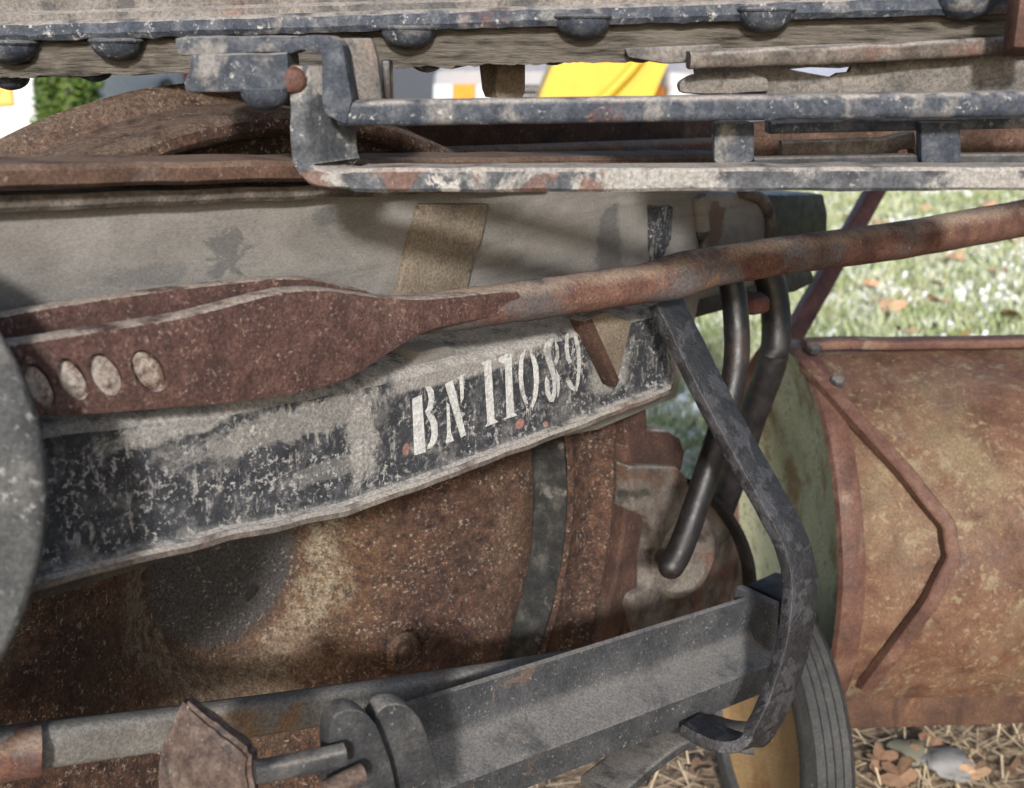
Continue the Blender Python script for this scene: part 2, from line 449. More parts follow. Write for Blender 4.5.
M['strip_brown'] = mat('strip_brown', [(0.3, (0.13, 0.105, 0.08)), (0.5, (0.185, 0.15, 0.112)), (0.72, (0.24, 0.2, 0.155))], 25, rough=0.9,
               patches=[((0.08, 0.05, 0.035), 30, 0.62, 0.7, 0.8)], bump=0.4, bscale=150)
M['disc_grey'] = mat('disc_grey', [(0.3, (0.035, 0.038, 0.04)), (0.5, (0.07, 0.071, 0.07)), (0.72, (0.13, 0.127, 0.12))], 22, rough=0.75,
               patches=[((0.16, 0.08, 0.055), 9, 0.56, 0.62, 0.8), ((0.2, 0.19, 0.175), 20, 0.53, 0.66, 0.6)], speck=((0.3, 0.29, 0.27), 190, 0.56, 0.7), bump=0.4, bscale=110)
M['chunk_rust'] = mat('chunk_rust', [(0.3, (0.06, 0.04, 0.035)), (0.5, (0.12, 0.085, 0.07)), (0.7, (0.2, 0.16, 0.14))], 70, rough=0.95,
               patches=[((0.05, 0.045, 0.045), 60, 0.58, 0.66, 0.8)], speck=((0.5, 0.46, 0.42), 250, 0.62, 0.6), bump=0.8, bscale=160)
M['clevis_grey'] = mat('clevis_grey', [(0.3, (0.02, 0.022, 0.025)), (0.5, (0.04, 0.041, 0.044)), (0.72, (0.09, 0.088, 0.085))], 35, rough=0.7,
               dust=((0.2, 0.185, 0.17), 0.85), speck=((0.3, 0.29, 0.28), 200, 0.62, 0.5), bump=0.4)
M['drum_rust'] = mat('drum_rust', [(0.34, (0.078, 0.038, 0.024)), (0.5, (0.132, 0.068, 0.043)), (0.66, (0.175, 0.1, 0.064))], 26, rough=0.7,
               patches=[((0.25, 0.21, 0.125), 5.5, 0.48, 0.72, 0.5), ((0.10, 0.062, 0.055), 7, 0.52, 0.68, 0.75), ((0.30, 0.27, 0.17), 26, 0.55, 0.68, 0.4), ((0.12, 0.055, 0.03), 16, 0.55, 0.66, 0.6)],
               speck=((0.33, 0.29, 0.16), 120, 0.54, 0.45), streak=((0.07, 0.035, 0.022), 26, 4, 0.58, 0.70, 0.6), bump=0.2, bscale=60, fine=0.35)
M['drum_end'] = mat('drum_end', [(0.3, (0.48, 0.47, 0.27)), (0.5, (0.60, 0.59, 0.37)), (0.7, (0.68, 0.66, 0.46))], 8, rough=0.75,
               patches=[((0.28, 0.15, 0.06), 9, 0.5, 0.64, 0.75)], speck=((0.2, 0.1, 0.045), 110, 0.54, 0.7), bump=0.2)
M['drum_band'] = mat('drum_band', [(0.3, (0.07, 0.033, 0.026)), (0.5, (0.12, 0.06, 0.044)), (0.7, (0.175, 0.10, 0.072))], 22, rough=0.65,
               patches=[((0.28, 0.22, 0.15), 15, 0.6, 0.7, 0.5), ((0.05, 0.025, 0.02), 12, 0.55, 0.66, 0.6)], bump=0.25)
M['rail_orange'] = mat('rail_orange', [(0.3, (0.045, 0.026, 0.02)), (0.5, (0.085, 0.046, 0.031)), (0.7, (0.13, 0.07, 0.042))], 18, rough=0.85, streak=((0.04, 0.022, 0.017), 30, 5, 0.55, 0.68, 0.7),
               patches=[((0.22, 0.11, 0.05), 14, 0.58, 0.7, 0.6)], dust=((0.26, 0.13, 0.06), 0.8), bump=0.3)
M['tyre'] = mat('tyre', [(0.3, (0.035, 0.036, 0.037)), (0.5, (0.05, 0.051, 0.051)), (0.72, (0.075, 0.073, 0.068))], 30, rough=0.75,
               speck=((0.3, 0.28, 0.25), 110, 0.64, 0.5), bump=0.2)
M['ochre'] = mat('ochre', [(0.3, (0.24, 0.15, 0.065)), (0.5, (0.34, 0.22, 0.105)), (0.7, (0.42, 0.29, 0.15))], 12, rough=0.7,
               patches=[((0.2, 0.09, 0.03), 10, 0.55, 0.68, 0.6)], bump=0.2)


def plain(name, c, rough=0.5, metallic=0.0, var=0.12, sc=8, bump=0.05, spec=0.5):
    lo = tuple(max(0, v * (1 - var)) for v in c); hi = tuple(min(1, v * (1 + var)) for v in c)
    return mat(name, [(0.3, lo), (0.7, hi)], sc, rough=rough, metallic=metallic, bump=bump, spec=spec, fine=0)


def worn_paint(name, c, dark):
    m = mat(name, [(0.3, tuple(v * 0.82 for v in c)), (0.7, c)], 60, rough=0.85, patches=[(dark, 60, 0.58, 0.66, 0.6), (dark, 14, 0.62, 0.72, 0.6)], bump=0.2, bscale=150)
    return m


M['stencil'] = worn_paint('stencil', (0.56, 0.56, 0.55), (0.11, 0.11, 0.115))
M['stencil_faint'] = worn_paint('stencil_faint', (0.47, 0.465, 0.455), (0.16, 0.155, 0.15))

ALB = 1.0
# ------------------------------------------------------------------ ground
def ground_mat():
    m = bpy.data.materials.new('lawn_soil'); m.use_nodes = True
    nt = m.node_tree; nd = nt.nodes; lk = nt.links; bs = nd['Principled BSDF']
    tc = nd.new('ShaderNodeTexCoord')
    n1 = nd.new('ShaderNodeTexNoise'); n1.inputs['Scale'].default_value = 3; n1.inputs['Detail'].default_value = 10
    n2 = nd.new('ShaderNodeTexNoise'); n2.inputs['Scale'].default_value = 45; n2.inputs['Detail'].default_value = 8
    lk.new(tc.outputs['Object'], n1.inputs['Vector']); lk.new(tc.outputs['Object'], n2.inputs['Vector'])
    cr = nd.new('ShaderNodeValToRGB'); e = cr.color_ramp.elements
    e[0].position = 0.36; e[0].color = (0.09, 0.12, 0.04, 1); e[1].position = 0.66; e[1].color = (0.26, 0.26, 0.12, 1)
    lk.new(n2.outputs['Fac'], cr.inputs[0])
    r = nd.new('ShaderNodeMapRange'); r.inputs[1].default_value = 0.5; r.inputs[2].default_value = 0.68
    lk.new(n1.outputs['Fac'], r.inputs[0])
    # bare, strawy earth round the track, turf farther off
    sp = nd.new('ShaderNodeSeparateXYZ'); lk.new(tc.outputs['Object'], sp.inputs[0])
    r2 = nd.new('ShaderNodeMapRange'); r2.inputs[1].default_value = 2.5; r2.inputs[2].default_value = 2.1
    lk.new(sp.outputs[1], r2.inputs[0])
    mx = nd.new('ShaderNodeMix'); mx.data_type = 'RGBA'; lk.new(r2.outputs[0], mx.inputs[0]); lk.new(cr.outputs[0], mx.inputs[6])
    cr2 = nd.new('ShaderNodeValToRGB'); e = cr2.color_ramp.elements
    e[0].position = 0.35; e[0].color = (0.09, 0.06, 0.04, 1); e[1].position = 0.65; e[1].color = (0.32, 0.24, 0.16, 1)
    lk.new(n2.outputs['Fac'], cr2.inputs[0]); lk.new(cr2.outputs[0], mx.inputs[7])
    lk.new(mx.outputs[2], bs.inputs['Base Color']); bs.inputs['Roughness'].default_value = 1.0
    bp = nd.new('ShaderNodeBump'); bp.inputs['Strength'].default_value = 0.7; bp.inputs['Distance'].default_value = 0.02
    lk.new(n2.outputs['Fac'], bp.inputs['Height']); lk.new(bp.outputs[0], bs.inputs['Normal'])
    return m


bm = bmesh.new()
bmesh.ops.create_grid(bm, x_segments=60, y_segments=60, size=150)
one('ground', bm, ground_mat(), kind='structure')
bm = bmesh.new()
q = [(-60, 6.5), (2.0, 7.0), (3.0, 60), (-60, 60)]
bm.faces.new([bm.verts.new((x, y, 0.006)) for x, y in q])
one('parking_lot', bm, mat('asphalt', [(0.3, (0.09, 0.09, 0.092)), (0.7, (0.16, 0.158, 0.155))], 4, rough=0.95, bump=0.4, bscale=60), kind='structure')

# grass, beyond the wagon
def grass_blades(count, area, hmin, hmax, dens=None):
    vs, fs = [], []
    k = 0
    while k < count:
        x, y = area()
        h = random.uniform(hmin, hmax) * (0.6 + 0.8 * (noise.noise(Vector((x * 2, y * 2, 0))) * 0.5 + 0.5))
        a = random.uniform(0, 6.283); w = random.uniform(0.003, 0.006) * (1 + 0.12 * y)
        lx, ly = random.gauss(0, 0.45) * h, random.gauss(0, 0.45) * h
        dx, dy = math.cos(a) * w, math.sin(a) * w
        i = len(vs)
        vs += [(x - dx, y - dy, 0), (x + dx, y + dy, 0), (x + lx * .45 + dx * .7, y + ly * .45 + dy * .7, h * .6), (x + lx * .45 - dx * .7, y + ly * .45 - dy * .7, h * .6), (x + lx, y + ly, h)]
        fs += [(i, i + 1, i + 2, i + 3), (i + 3, i + 2, i + 4)]
        k += 1
    return vs, fs


def grass_area():
    while True:
        y = 2.3 + (random.random() ** 1.7) * 10
        x = random.uniform(0.05, 0.62) * y
        return x, y


vs, fs = grass_blades(90000, grass_area, 0.03, 0.075)
me = bpy.data.meshes.new('grass'); me.from_pydata(vs, [], fs)
go = bpy.data.objects.new('grass', me); COL.objects.link(go)
go['kind'] = 'stuff'; go['label'] = 'pale green lawn grass beyond the rusty drum'; go['category'] = 'grass'
me.materials.append(mat('grass_blade', [(0.3, (0.23, 0.29, 0.12)), (0.5, (0.33, 0.39, 0.19)), (0.7, (0.48, 0.49, 0.32))], 6, rough=0.7, bump=0,
                        patches=[((0.5, 0.46, 0.30), 3, 0.48, 0.66, 0.7), ((0.62, 0.64, 0.56), 7, 0.48, 0.62, 0.7)]))  # blades and pale patches lightened to carry the overexposed brightness behind the wagon

# thin snow left among the grass
vs, fs = [], []
def blob(cx, cy, r, h):
    i = len(vs); n = 7; a0 = random.random() * 6
    vs.append((cx, cy, h))
    for k in range(n):
        a = a0 + 6.283 * k / n; rr = r * random.uniform(0.6, 1.25)
        vs.append((cx + math.cos(a) * rr, cy + math.sin(a) * rr * 0.8, 0.004))
    for k in range(n):
        vs.append((cx + (vs[i + 1 + k][0] - cx) * 0.6, cy + (vs[i + 1 + k][1] - cy) * 0.6, h * 0.85))
    for k in range(n):
        k2 = (k + 1) % n
        fs.append((i + 1 + k, i + 1 + k2, i + 1 + n + k2, i + 1 + n + k)); fs.append((i + 1 + n + k, i + 1 + n + k2, i))
for _ in range(4500):
    x, y = grass_area()
    if noise.noise(Vector((x * 1.6, y * 1.1, 4))) > -0.05 or random.random() < 0.2:
        blob(x, y, random.uniform(0.006, 0.026) * (0.6 + 0.12 * y), random.uniform(0.03, 0.05))
me = bpy.data.meshes.new('snow'); me.from_pydata(vs, [], fs)
for p in me.polygons: p.use_smooth = True
so_ = bpy.data.objects.new('snow', me); COL.objects.link(so_)
so_['kind'] = 'stuff'; so_['label'] = 'thin specks of snow left among the grass'; so_['category'] = 'snow'
me.materials.append(plain('snow', (0.78, 0.8, 0.82), 0.8))

# ------------------------------------------------------------------ the track under the wheel
bm = bmesh.new()
sec = [(-0.07, 0), (0.07, 0), (0.07, 0.012), (0.012, 0.03), (0.012, 0.12), (0.034, 0.135), (0.034, 0.16), (0.028, 0.168), (-0.028, 0.168), (-0.034, 0.16), (-0.034, 0.135), (-0.012, 0.12), (-0.012, 0.03), (-0.07, 0.012)]
rings = []
for d in (-3.0, 0.30):
    rings.append([bm.verts.new(dns(d, -0.06 + u, 0.032 + v)) for u, v in sec])
for j in range(len(sec)):
    bm.faces.new((rings[0][j], rings[0][(j + 1) % len(sec)], rings[1][(j + 1) % len(sec)], rings[1][j]))
bm.faces.new(rings[0]); bm.faces.new(rings[1])
one('rail', bm, M['rust'], 'rusty running rail under the wagon wheel', 'rail', kind='structure')
# ------------------------------------------------------------------ the wagon wheel
wheel = thing('wagon_wheel', 'large dished rusty wagon wheel behind the numbered side frame', 'wheel', WC - Z * 0.44)
prof = [(0.0, -0.19), (0.11, -0.19), (0.12, -0.16), (0.30, -0.10), (0.345, -0.10), (0.43, -0.10), (0.443, -0.096), (0.446, -0.088), (0.443, -0.080), (0.430, -0.068), (0.4275, -0.02),
        (0.4255, -0.007), (0.421, -0.001), (0.414, 0.0), (0.4095, -0.003), (0.405, -0.016), (0.398, -0.020), (0.366, -0.017), (0.358, -0.010), (0.350, -0.012)]
b = lathe(prof, WC, N, 160); rough_up(b, 0.0009, 25)
part('rim', b, M['wheel_rust'], wheel, True)
b = lathe([(0.350, -0.013), (0.347, -0.03), (0.343, -0.046), (0.330, -0.050), (0.326, -0.044), (0.322, -0.036)], WC, N, 160)
part('rim_groove', b, M['groove'], wheel, True)
b = lathe([(0.322, -0.036), (0.316, -0.032), (0.29, -0.035), (0.25, -0.045), (0.21, -0.056), (0.17, -0.068), (0.145, -0.080), (0.125, -0.096), (0.108, -0.113), (0.097, -0.126), (0.088, -0.134), (0.078, -0.139), (0.066, -0.142), (0.055, -0.1432), (0.0, -0.1445)], WC, N, 160); rough_up(b, 0.0014, 18)
part('plate', b, M['wheel_rust'], wheel, 'all')
b = lathe([(0.056, -0.150), (0.056, -0.1455), (0.0555, -0.1437), (0.03, -0.1437), (0.0, -0.1437)], WC, N, 96); rough_up(b, 0.001, 30)
part('hub', b, M['wheel_rust'], wheel, 'all')
# cast foundry boss on the plate
c = pp(403, 652, WC - N * 0.040, N)
b = lathe([(0.0, 0.003), (0.007, 0.003), (0.009, 0.0005), (0.013, 0.0005), (0.015, 0.0025), (0.018, 0.002), (0.021, -0.004)], c + N * 0.003, N, 28)
part('casting_boss', b, M['wheel_rust'], wheel, True)

# ------------------------------------------------------------------ numbered side frame
frame = thing('side_frame', 'dusty grey and black truck side frame stencilled BN 11089', 'side frame', dns(0.0, 0.06, 0.75))
S_WEB, S_FACE = 0.030, 0.085
# web
poly = [(-70, 192), (0, 193), (150, 190), (300, 186), (500, 186), (640, 190), (752, 194), (768, 203), (774, 220), (772, 262), (758, 285), (700, 300), (690, 350), (676, 398), (600, 430), (500, 450), (300, 480), (100, 500), (-70, 520)]
b = slab([ps(x, y, S_WEB) for x, y in poly], -N * 0.022, 0.004, 3)
part('web', b, M['frame_grey'], frame, True)
# rolled top flange, rusty
def loft(stations, secf):
    bm = bmesh.new(); rings = []
    for s in stations:
        rings.append([bm.verts.new(p) for p in secf(s)])
    m = len(rings[0])
    for i in range(len(rings) - 1):
        for j in range(m):
            bm.faces.new((rings[i][j], rings[i][(j + 1) % m], rings[i + 1][(j + 1) % m], rings[i + 1][j]))
    bm.faces.new(rings[0]); bm.faces.new(rings[-1])
    return bm
def topz(d):
    return 1.004 - 0.062 * d + 0.0012 * noise.noise(Vector((d * 25, 0, 0)))
st = [-0.45 + k * 0.012 for k in range(84)]
b = loft(st, lambda d: [dns(d, 0.012, topz(d)), dns(d, 0.060, topz(d)), dns(d, 0.064, topz(d) + 0.003), dns(d, 0.064, topz(d) + 0.011), dns(d, 0.060, topz(d) + 0.0145), dns(d, 0.012, topz(d) + 0.0155)])
part('top_flange', b, M['shelf_rust'], frame, True)
b = loft(st[:60], lambda d: [dns(d, 0.026, topz(d) - 0.015), dns(d, 0.042, topz(d) - 0.015), dns(d, 0.045, topz(d) - 0.012), dns(d, 0.045, topz(d) - 0.005), dns(d, 0.026, topz(d) - 0.005)])
part('rubbing_strip', b, M['edge_rust'], frame, True)
# lower channel carrying the number
def lowz(d):
    return np.interp(d, [-0.45, -0.25, -0.12, -0.02, 0.1, 0.25, 0.385, 0.42], [0.797, 0.784, 0.770, 0.757, 0.756, 0.757, 0.759, 0.763]) + 0.0015 * noise.noise(Vector((d * 30, 3, 0)))
def upz(d):
    return np.interp(d, [-0.45, -0.23, -0.1, 0.03, 0.28, 0.42], [0.890, 0.880, 0.863, 0.855, 0.849, 0.846]) + 0.0015 * noise.noise(Vector((d * 40, 7, 0)))
def chan(d):
    k = max(0.0, (d - 0.385) / 0.035)
    e = 1 - 0.25 * k * k
    lz, uz = lowz(d) + 0.02 * k * k, upz(d)
    w = 0.002 * noise.noise(Vector((d * 22, 1, 5)))
    return [dns(d, S_WEB - 0.01, lz), dns(d, 0.092 * e + w, lz), dns(d, 0.095 * e + w, lz + 0.002), dns(d, 0.095 * e + w, lz + 0.006), dns(d, 0.092 * e + w, lz + 0.0085),
            dns(d, 0.0875 * e, lz + 0.010), dns(d, S_FACE * e, lz + 0.015), dns(d, S_FACE * e, (lz + uz) / 2), dns(d, S_FACE * e, uz - 0.006), dns(d, (S_FACE - 0.004) * e, uz - 0.001), dns(d, (S_FACE - 0.009) * e, uz + 0.001), dns(d, S_WEB - 0.01, uz + 0.012)]
st = [-0.45 + k * 0.01 for k in range(88)]
b = loft(st, chan)
beam = part('lower_channel', b, M['beam_black'], frame, True)
b = loft(st, lambda d: [q + N * (0.0012) * (1 if i else 1) for i, q in enumerate(chan(d)[1:5])] + [dns(d, 0.06, lowz(d) + 0.006), dns(d, 0.06, lowz(d) - 0.001)])
sub('rolled_lip', b, M['edge_rust'], beam, True)
# stencilled number, traced glyphs (zoom pixels of the plate)
def zp(u, v):
    return (390 + u / 3.94, 310 + v / 3.94)
G = {
    'B': [[(90, 350), (126, 335), (141, 560), (98, 572)],
          [(138, 302), (160, 300), (172, 318), (175, 350), (170, 385), (158, 402), (174, 415), (187, 445), (189, 490), (180, 525), (163, 545), (150, 547), (151, 535), (160, 520), (166, 490), (162, 450), (148, 420), (140, 400), (150, 385), (155, 352), (150, 325)]],
    'N': [[(225, 365), (234, 372), (240, 480), (252, 515), (222, 525), (228, 490)], [(218, 292), (248, 278), (300, 492), (281, 503)], [(266, 270), (296, 250), (290, 262), (291, 345), (281, 368), (276, 275)]],
    '1': [[(360, 210), (398, 193), (400, 215), (412, 430), (428, 440), (378, 460), (386, 445), (372, 222)]],
    '1b': [[(430, 188), (478, 165), (484, 320), (490, 405), (502, 415), (450, 432), (462, 420), (455, 215), (432, 205)]],
    '0': [[(535, 155), (525, 200), (524, 270), (532, 330), (546, 372), (530, 362), (514, 318), (509, 262), (511, 205), (520, 172)], [(553, 168), (570, 180), (584, 220), (588, 275), (582, 335), (566, 380), (560, 384), (566, 345), (570, 285), (566, 225)]],
    '8': [[(628, 115), (644, 112), (640, 135), (634, 165), (640, 200), (650, 235), (655, 270), (655, 330), (645, 362), (630, 362), (616, 335), (612, 290), (616, 262), (628, 280), (630, 320), (640, 340), (644, 310), (642, 275), (628, 230), (615, 195), (608, 160), (614, 128)], [(652, 120), (664, 145), (667, 185), (656, 215), (650, 205), (656, 180), (654, 150)], [(656, 235), (668, 265), (670, 310), (662, 345), (660, 300)]],
    '9': [[(694, 100), (704, 90), (703, 130), (706, 170), (714, 200), (706, 214), (696, 190), (690, 145)], [(722, 85), (738, 100), (750, 150), (753, 220), (746, 285), (737, 320), (735, 300), (741, 230), (738, 165), (728, 120)], [(700, 280), (712, 275), (722, 298), (732, 306), (728, 320), (712, 312), (702, 298)]],
}
for g in ('B', 'N', '1', '1b', '0', '8', '9'):
    b = bmesh.new()
    for pol in G[g]:
        slab([ps(*zp(u, v), S_FACE + 0.0011) for u, v in pol], -N * 0.0008, 0, 1, b)
    bmesh.ops.triangulate(b, faces=b.faces)
    o = sub('stencil_numeral' if g not in 'BN' else 'stencil_letter', b, M['stencil_faint'] if g in '89' else M['stencil'], beam)
# rust spots under the number
# wedge, guide strip, bosses on the web
b = slab([ps(x, y, S_FACE + 0.012) for x, y in ((588, 318), (606, 312), (632, 322), (617, 386))], -N * 0.012, 0.002)
part('wedge', b, M['strip_brown'], frame, True)
b = slab([ps(x, y, S_FACE + 0.016) for x, y in ((585, 322), (592, 318), (620, 380), (616, 388))], -N * 0.02, 0.0015)
part('wedge_rib', b, M['rust'], frame, True)
b = slab([ps(x, y, S_WEB + 0.006) for x, y in ((421, 204), (490, 204), (482, 240), (474, 262), (466, 296), (398, 296), (408, 250))], -N * 0.008, 0.002)
part('guide_strip', b, M['strip_brown'], frame, True)
b = slab([ps(x, y, S_FACE - 0.008) for x, y in ((418, 352), (448, 346), (456, 350), (456, 362), (414, 366))], -N * 0.03, 0.002)
part('cast_pad', b, M['frame_grey'], frame, True)
b = tube([ps(x, y, S_WEB + 0.002) for x, y in ((698, 196), (702, 230), (700, 265), (694, 290))], 0.009)
part('web_rib', b, M['frame_grey'], frame, True)
b = tube(smooth_path([ps(x, y, S_WEB + 0.003) for x, y in ((742, 192), (762, 200), (770, 222), (768, 262))], 5), 0.007)
part('web_rib', b, M['head_iron'], frame, True)
b = slab([ps(x, y, S_WEB + 0.005) for x, y in ((651, 205), (674, 206), (672, 240), (660, 265), (652, 262))], -N * 0.008, 0.003)
part('tar_patch', b, M['beam_black'], frame, True)
b = slab([ps(x, y, -0.12) for x, y in ((330, 112), (520, 108), (720, 104), (722, 150), (700, 200), (330, 215))], -N * 0.05, 0.004)
part('cross_tie', b, M['rust'], frame, True)
b = tube([ps(x, y, -0.08) for x, y in ((345, 163), (520, 156), (715, 147))], 0.012)
part('cross_rod', b, M['rod_rust'], frame, True)
# inner tie bar under the channel
b = tube([dns(-0.42, 0.025, 0.770), dns(-0.05, 0.018, 0.752), dns(0.1, 0.012, 0.745)], 0.019, n=20)
part('inner_bar', b, M['hub_dark'], frame, True)

# bolster end behind the frame
bol = thing('bolster', 'dark bolster end with bolt behind the right tip of the side frame', 'bolster', ps(790, 300, -0.05))
b = slab([ps(x, y, -0.03) for x, y in ((700, 196), (824, 194), (828, 215), (826, 268), (700, 285))], -N * 0.12, 0.004)
part('end_block', b, M['black_steel'], bol, True)
b = slab([ps(x, y, 0.0) for x, y in ((690, 285), (740, 272), (790, 262), (812, 270), (816, 282), (796, 292), (770, 298), (690, 320))], -N * 0.06, 0.004)
part('lower_plate', b, M['tar'], bol, True)
c = pd(748, 302, 1.22)
b = hexnut(c + Z * 0.008, -Z, 0.024, 0.018)
part('nut', b, M['red_steel'], bol)
b = tube([c + Z * 0.01, c - Z * 0.026], 0.011)
part('bolt_shank', b, M['clevis_grey'], bol, True)

# ------------------------------------------------------------------ brake rod with forked jaw
P0, P1 = pd(40, 370, 0.615), pd(440, 320, 0.80)
dirj = (P1 - P0); dirj.z = 0; dirj.normalize()
nj = Vector((dirj.y, -dirj.x, 0))
rodt = thing('brake_rod', 'long rusty brake rod ending in a flattened forked jaw', 'rod', pd(430, 318, 0.80))
rp = [(1090, 206, 1.26), (1024, 218, 1.22), (900, 240, 1.13), (780, 256, 1.05), (720, 266, 1.015), (695, 271, 1.0), (678, 276, 0.985), (640, 284, 0.96), (560, 296, 0.90), (500, 304, 0.856), (440, 312, 0.825), (380, 322, 0.80), (330, 330, 0.778)]
pts = smooth_path([pd(*q) for q in rp], 6)
rad = smooth_path([0.0205, 0.0205, 0.0195, 0.0185, 0.0185, 0.0195, 0.0205, 0.0175, 0.0165, 0.016, 0.0155, 0.011, 0.003], 6)
b = sweep(pts, circ(1.0, 20), Z, scale=rad); rough_up(b, 0.0008, 45)
rodo = part('rod', b, M['rod_rust'], rodt, True)
fp = [(-30, 352), (5, 346), (40, 341), (100, 331), (180, 318), (240, 303), (285, 292), (330, 290), (380, 297), (430, 299), (480, 294), (520, 292), (520, 312), (480, 320), (440, 328), (422, 335), (395, 350), (362, 372), (335, 385), (290, 396), (230, 404), (150, 411), (80, 416), (40, 417), (-30, 414)]
b = slab(smooth_path([pp(x, y, P0, nj) for x, y in fp], 2), -nj * 0.020, 0.0035, 2)
jaw = part('jaw_front', b, M['jaw_rust'], rodt, True)
holes = [(40, 386, 13, 22), (73, 379, 14, 21), (106, 375, 16, 22), (149, 371, 17, 21)]
boolean_cut(jaw, [[pp(x + rx * math.cos(a) + 0.35 * ry * math.sin(a), y + ry * math.sin(a), P0, nj) + nj * 0.01 for a in [2 * math.pi * k / 24 for k in range(24)]] for (x, y, rx, ry) in holes], -nj * 0.0155, rodt)
for (x, y, rx, ry) in holes:
    ring = [pp(x + 0.97 * (rx * math.cos(a) + 0.35 * ry * math.sin(a)) - 1, y + 0.95 * ry * math.sin(a) + 1, P0 - nj * 0.0022, nj) for a in [2 * math.pi * k / 20 for k in range(20)]]
    b = slab(ring, -nj * 0.004, 0.001, 1)
    for v in b.verts: v.co += nj * (0.003 * noise.noise(v.co * 80) - 0.0008)
    sub('hole_plug', b, M['plug_dust'], jaw, True)
bp_ = [(-30, 322), (0, 317), (60, 306), (150, 293), (250, 281), (310, 279), (345, 287), (380, 297), (370, 330), (300, 345), (150, 362), (-30, 380)]
P0b = P0 - nj * 0.04
b = slab(smooth_path([pp(x, y, P0b, nj) for x, y in bp_], 2), -nj * 0.016, 0.003, 2)
part('jaw_rear', b, M['jaw_rust'], rodt, True)

# rounded lever plate at the left edge
Q0 = pd(20, 508, 0.565)
ax = (CAMP - Q0).normalized(); ax = (ax + Vector((-0.25, 0, 0.0))).normalized()
C0 = pp(-322, 508, Q0, ax); DRr = (pp(45, 495, Q0, ax) - C0).length
b = lathe([(0, 0.004), (DRr * 0.7, 0.004), (DRr - 0.008, 0.004), (DRr - 0.002, 0.002), (DRr, -0.001), (DRr, -0.006), (DRr - 0.004, -0.008), (0, -0.008)], C0, ax, 160); rough_up(b, 0.0007, 30)
one('brake_lever_plate', b, M['disc_grey'], 'rounded grey steel plate with rust stains at the left edge', 'plate', smooth=True)

# ------------------------------------------------------------------ brake head, shoe, hangers
bh = thing('wheel_brake', 'cast iron brake head and shoe against the wheel rim', 'brake', ps(680, 620, -0.05))
b = bmesh.new(); rings = []
for k in range(26):
    a = math.radians(-32 + 2.0 * k)
    rr = lambda r, n: WC + (D * math.cos(a) + Z * math.sin(a)) * r + N * n
    rings.append([b.verts.new(p) for p in (rr(0.4405, -0.09), rr(0.4405, -0.004), rr(0.444, 0.0), rr(0.476, 0.0), rr(0.479, -0.004), rr(0.479, -0.09))])
for i in range(25):
    for j in range(6):
        b.faces.new((rings[i][j], rings[i][(j + 1) % 6], rings[i + 1][(j + 1) % 6], rings[i + 1][j]))
b.faces.new(rings[0]); b.faces.new(rings[-1])
part('shoe', b, M['rust'], bh, True)
S = 0.0
b = slab([ps(x, y, S) for x, y in ((627, 447), (634, 436), (648, 429), (668, 430), (681, 438), (686, 452), (682, 472), (664, 478), (640, 480), (638, 640), (624, 640))], -N * 0.09, 0.006, 3)
part('lug', b, M['rust'], bh, True)
b = slab([ps(x, y, S + 0.012) for x, y in ((630, 466), (678, 467), (694, 484), (716, 504), (734, 530), (745, 560), (749, 590), (742, 612), (690, 632), (640, 640), (630, 606), (634, 596), (650, 588), (657, 570), (657, 540), (650, 520), (634, 512))], -N * 0.05, 0.006, 3)
part('body', b, M['head_iron'], bh, True)
b = sweep(smooth_path([ps(x, y, S + 0.016) for x, y in ((690, 482), (714, 503), (733, 530), (744, 560), (748, 590), (757, 600))], 5), rrect(0.007, 0.03), Z)
part('rib', b, M['black_steel'], bh, True)
b = tube([ps(676, 562, S + 0.002), ps(676, 562, S + 0.016) , ps(676, 562, S + 0.02)], 0.036, n=28)
part('eye_boss', b, M['head_iron'], bh, True)
b = lathe([(0.03, 0.0), (0.034, 0.012), (0.042, 0.017), (0.05, 0.014), (0.056, 0.004), (0.06, -0.006)], ps(684, 556, S + 0.012), N, 36); rough_up(b, 0.002, 40)
part('collar', b, M['head_iron'], bh, True)
b = hexnut(ps(689, 548, S + 0.02), N, 0.010, 0.012)
part('cotter', b, M['black_steel'], bh)

hang = [[(727, 262, 1.17), (735, 305, 1.17), (736, 365, 1.17), (722, 425, 1.165), (702, 488, 1.16), (682, 545, 1.15), (671, 566, 1.145)],
        [(764, 258, 1.30), (775, 305, 1.30), (774, 355, 1.30), (753, 415, 1.34), (732, 480, 1.40), (717, 520, 1.44), (700, 560, 1.46)]]
labs = ['near bent black brake hanger rod hooked into the brake head', 'far bent black and red brake hanger rod behind the brake head']
for hpts, lab, r in zip(hang, labs, (0.0138, 0.0175)):
    hp = smooth_path([pd(*q) for q in hpts], 7); sc_ = [1.0] * len(hp)
    tv = (hp[-1] - hp[-2]).normalized()
    for k_ in range(1, 6):
        a_ = k_ * 0.3; hp.append(pd(*hpts[-1]) + tv * r * math.sin(a_)); sc_.append(max(0.08, math.cos(a_)))
    b = tube(hp, r, n=20, scale=sc_)
    t = thing('brake_hanger', lab, 'hanger', pd(*hpts[-1]), 'brake hangers')
    part('hanger_rod', b, M['black_steel'], t, True)
    e = pd(*hpts[-1]) + FWD * 0.012
    b = tube([e - tv * 0.004, e + FWD * 0.05], r * 0.7, n=18)
    part('hook_pin', b, M['tar'], t, True)

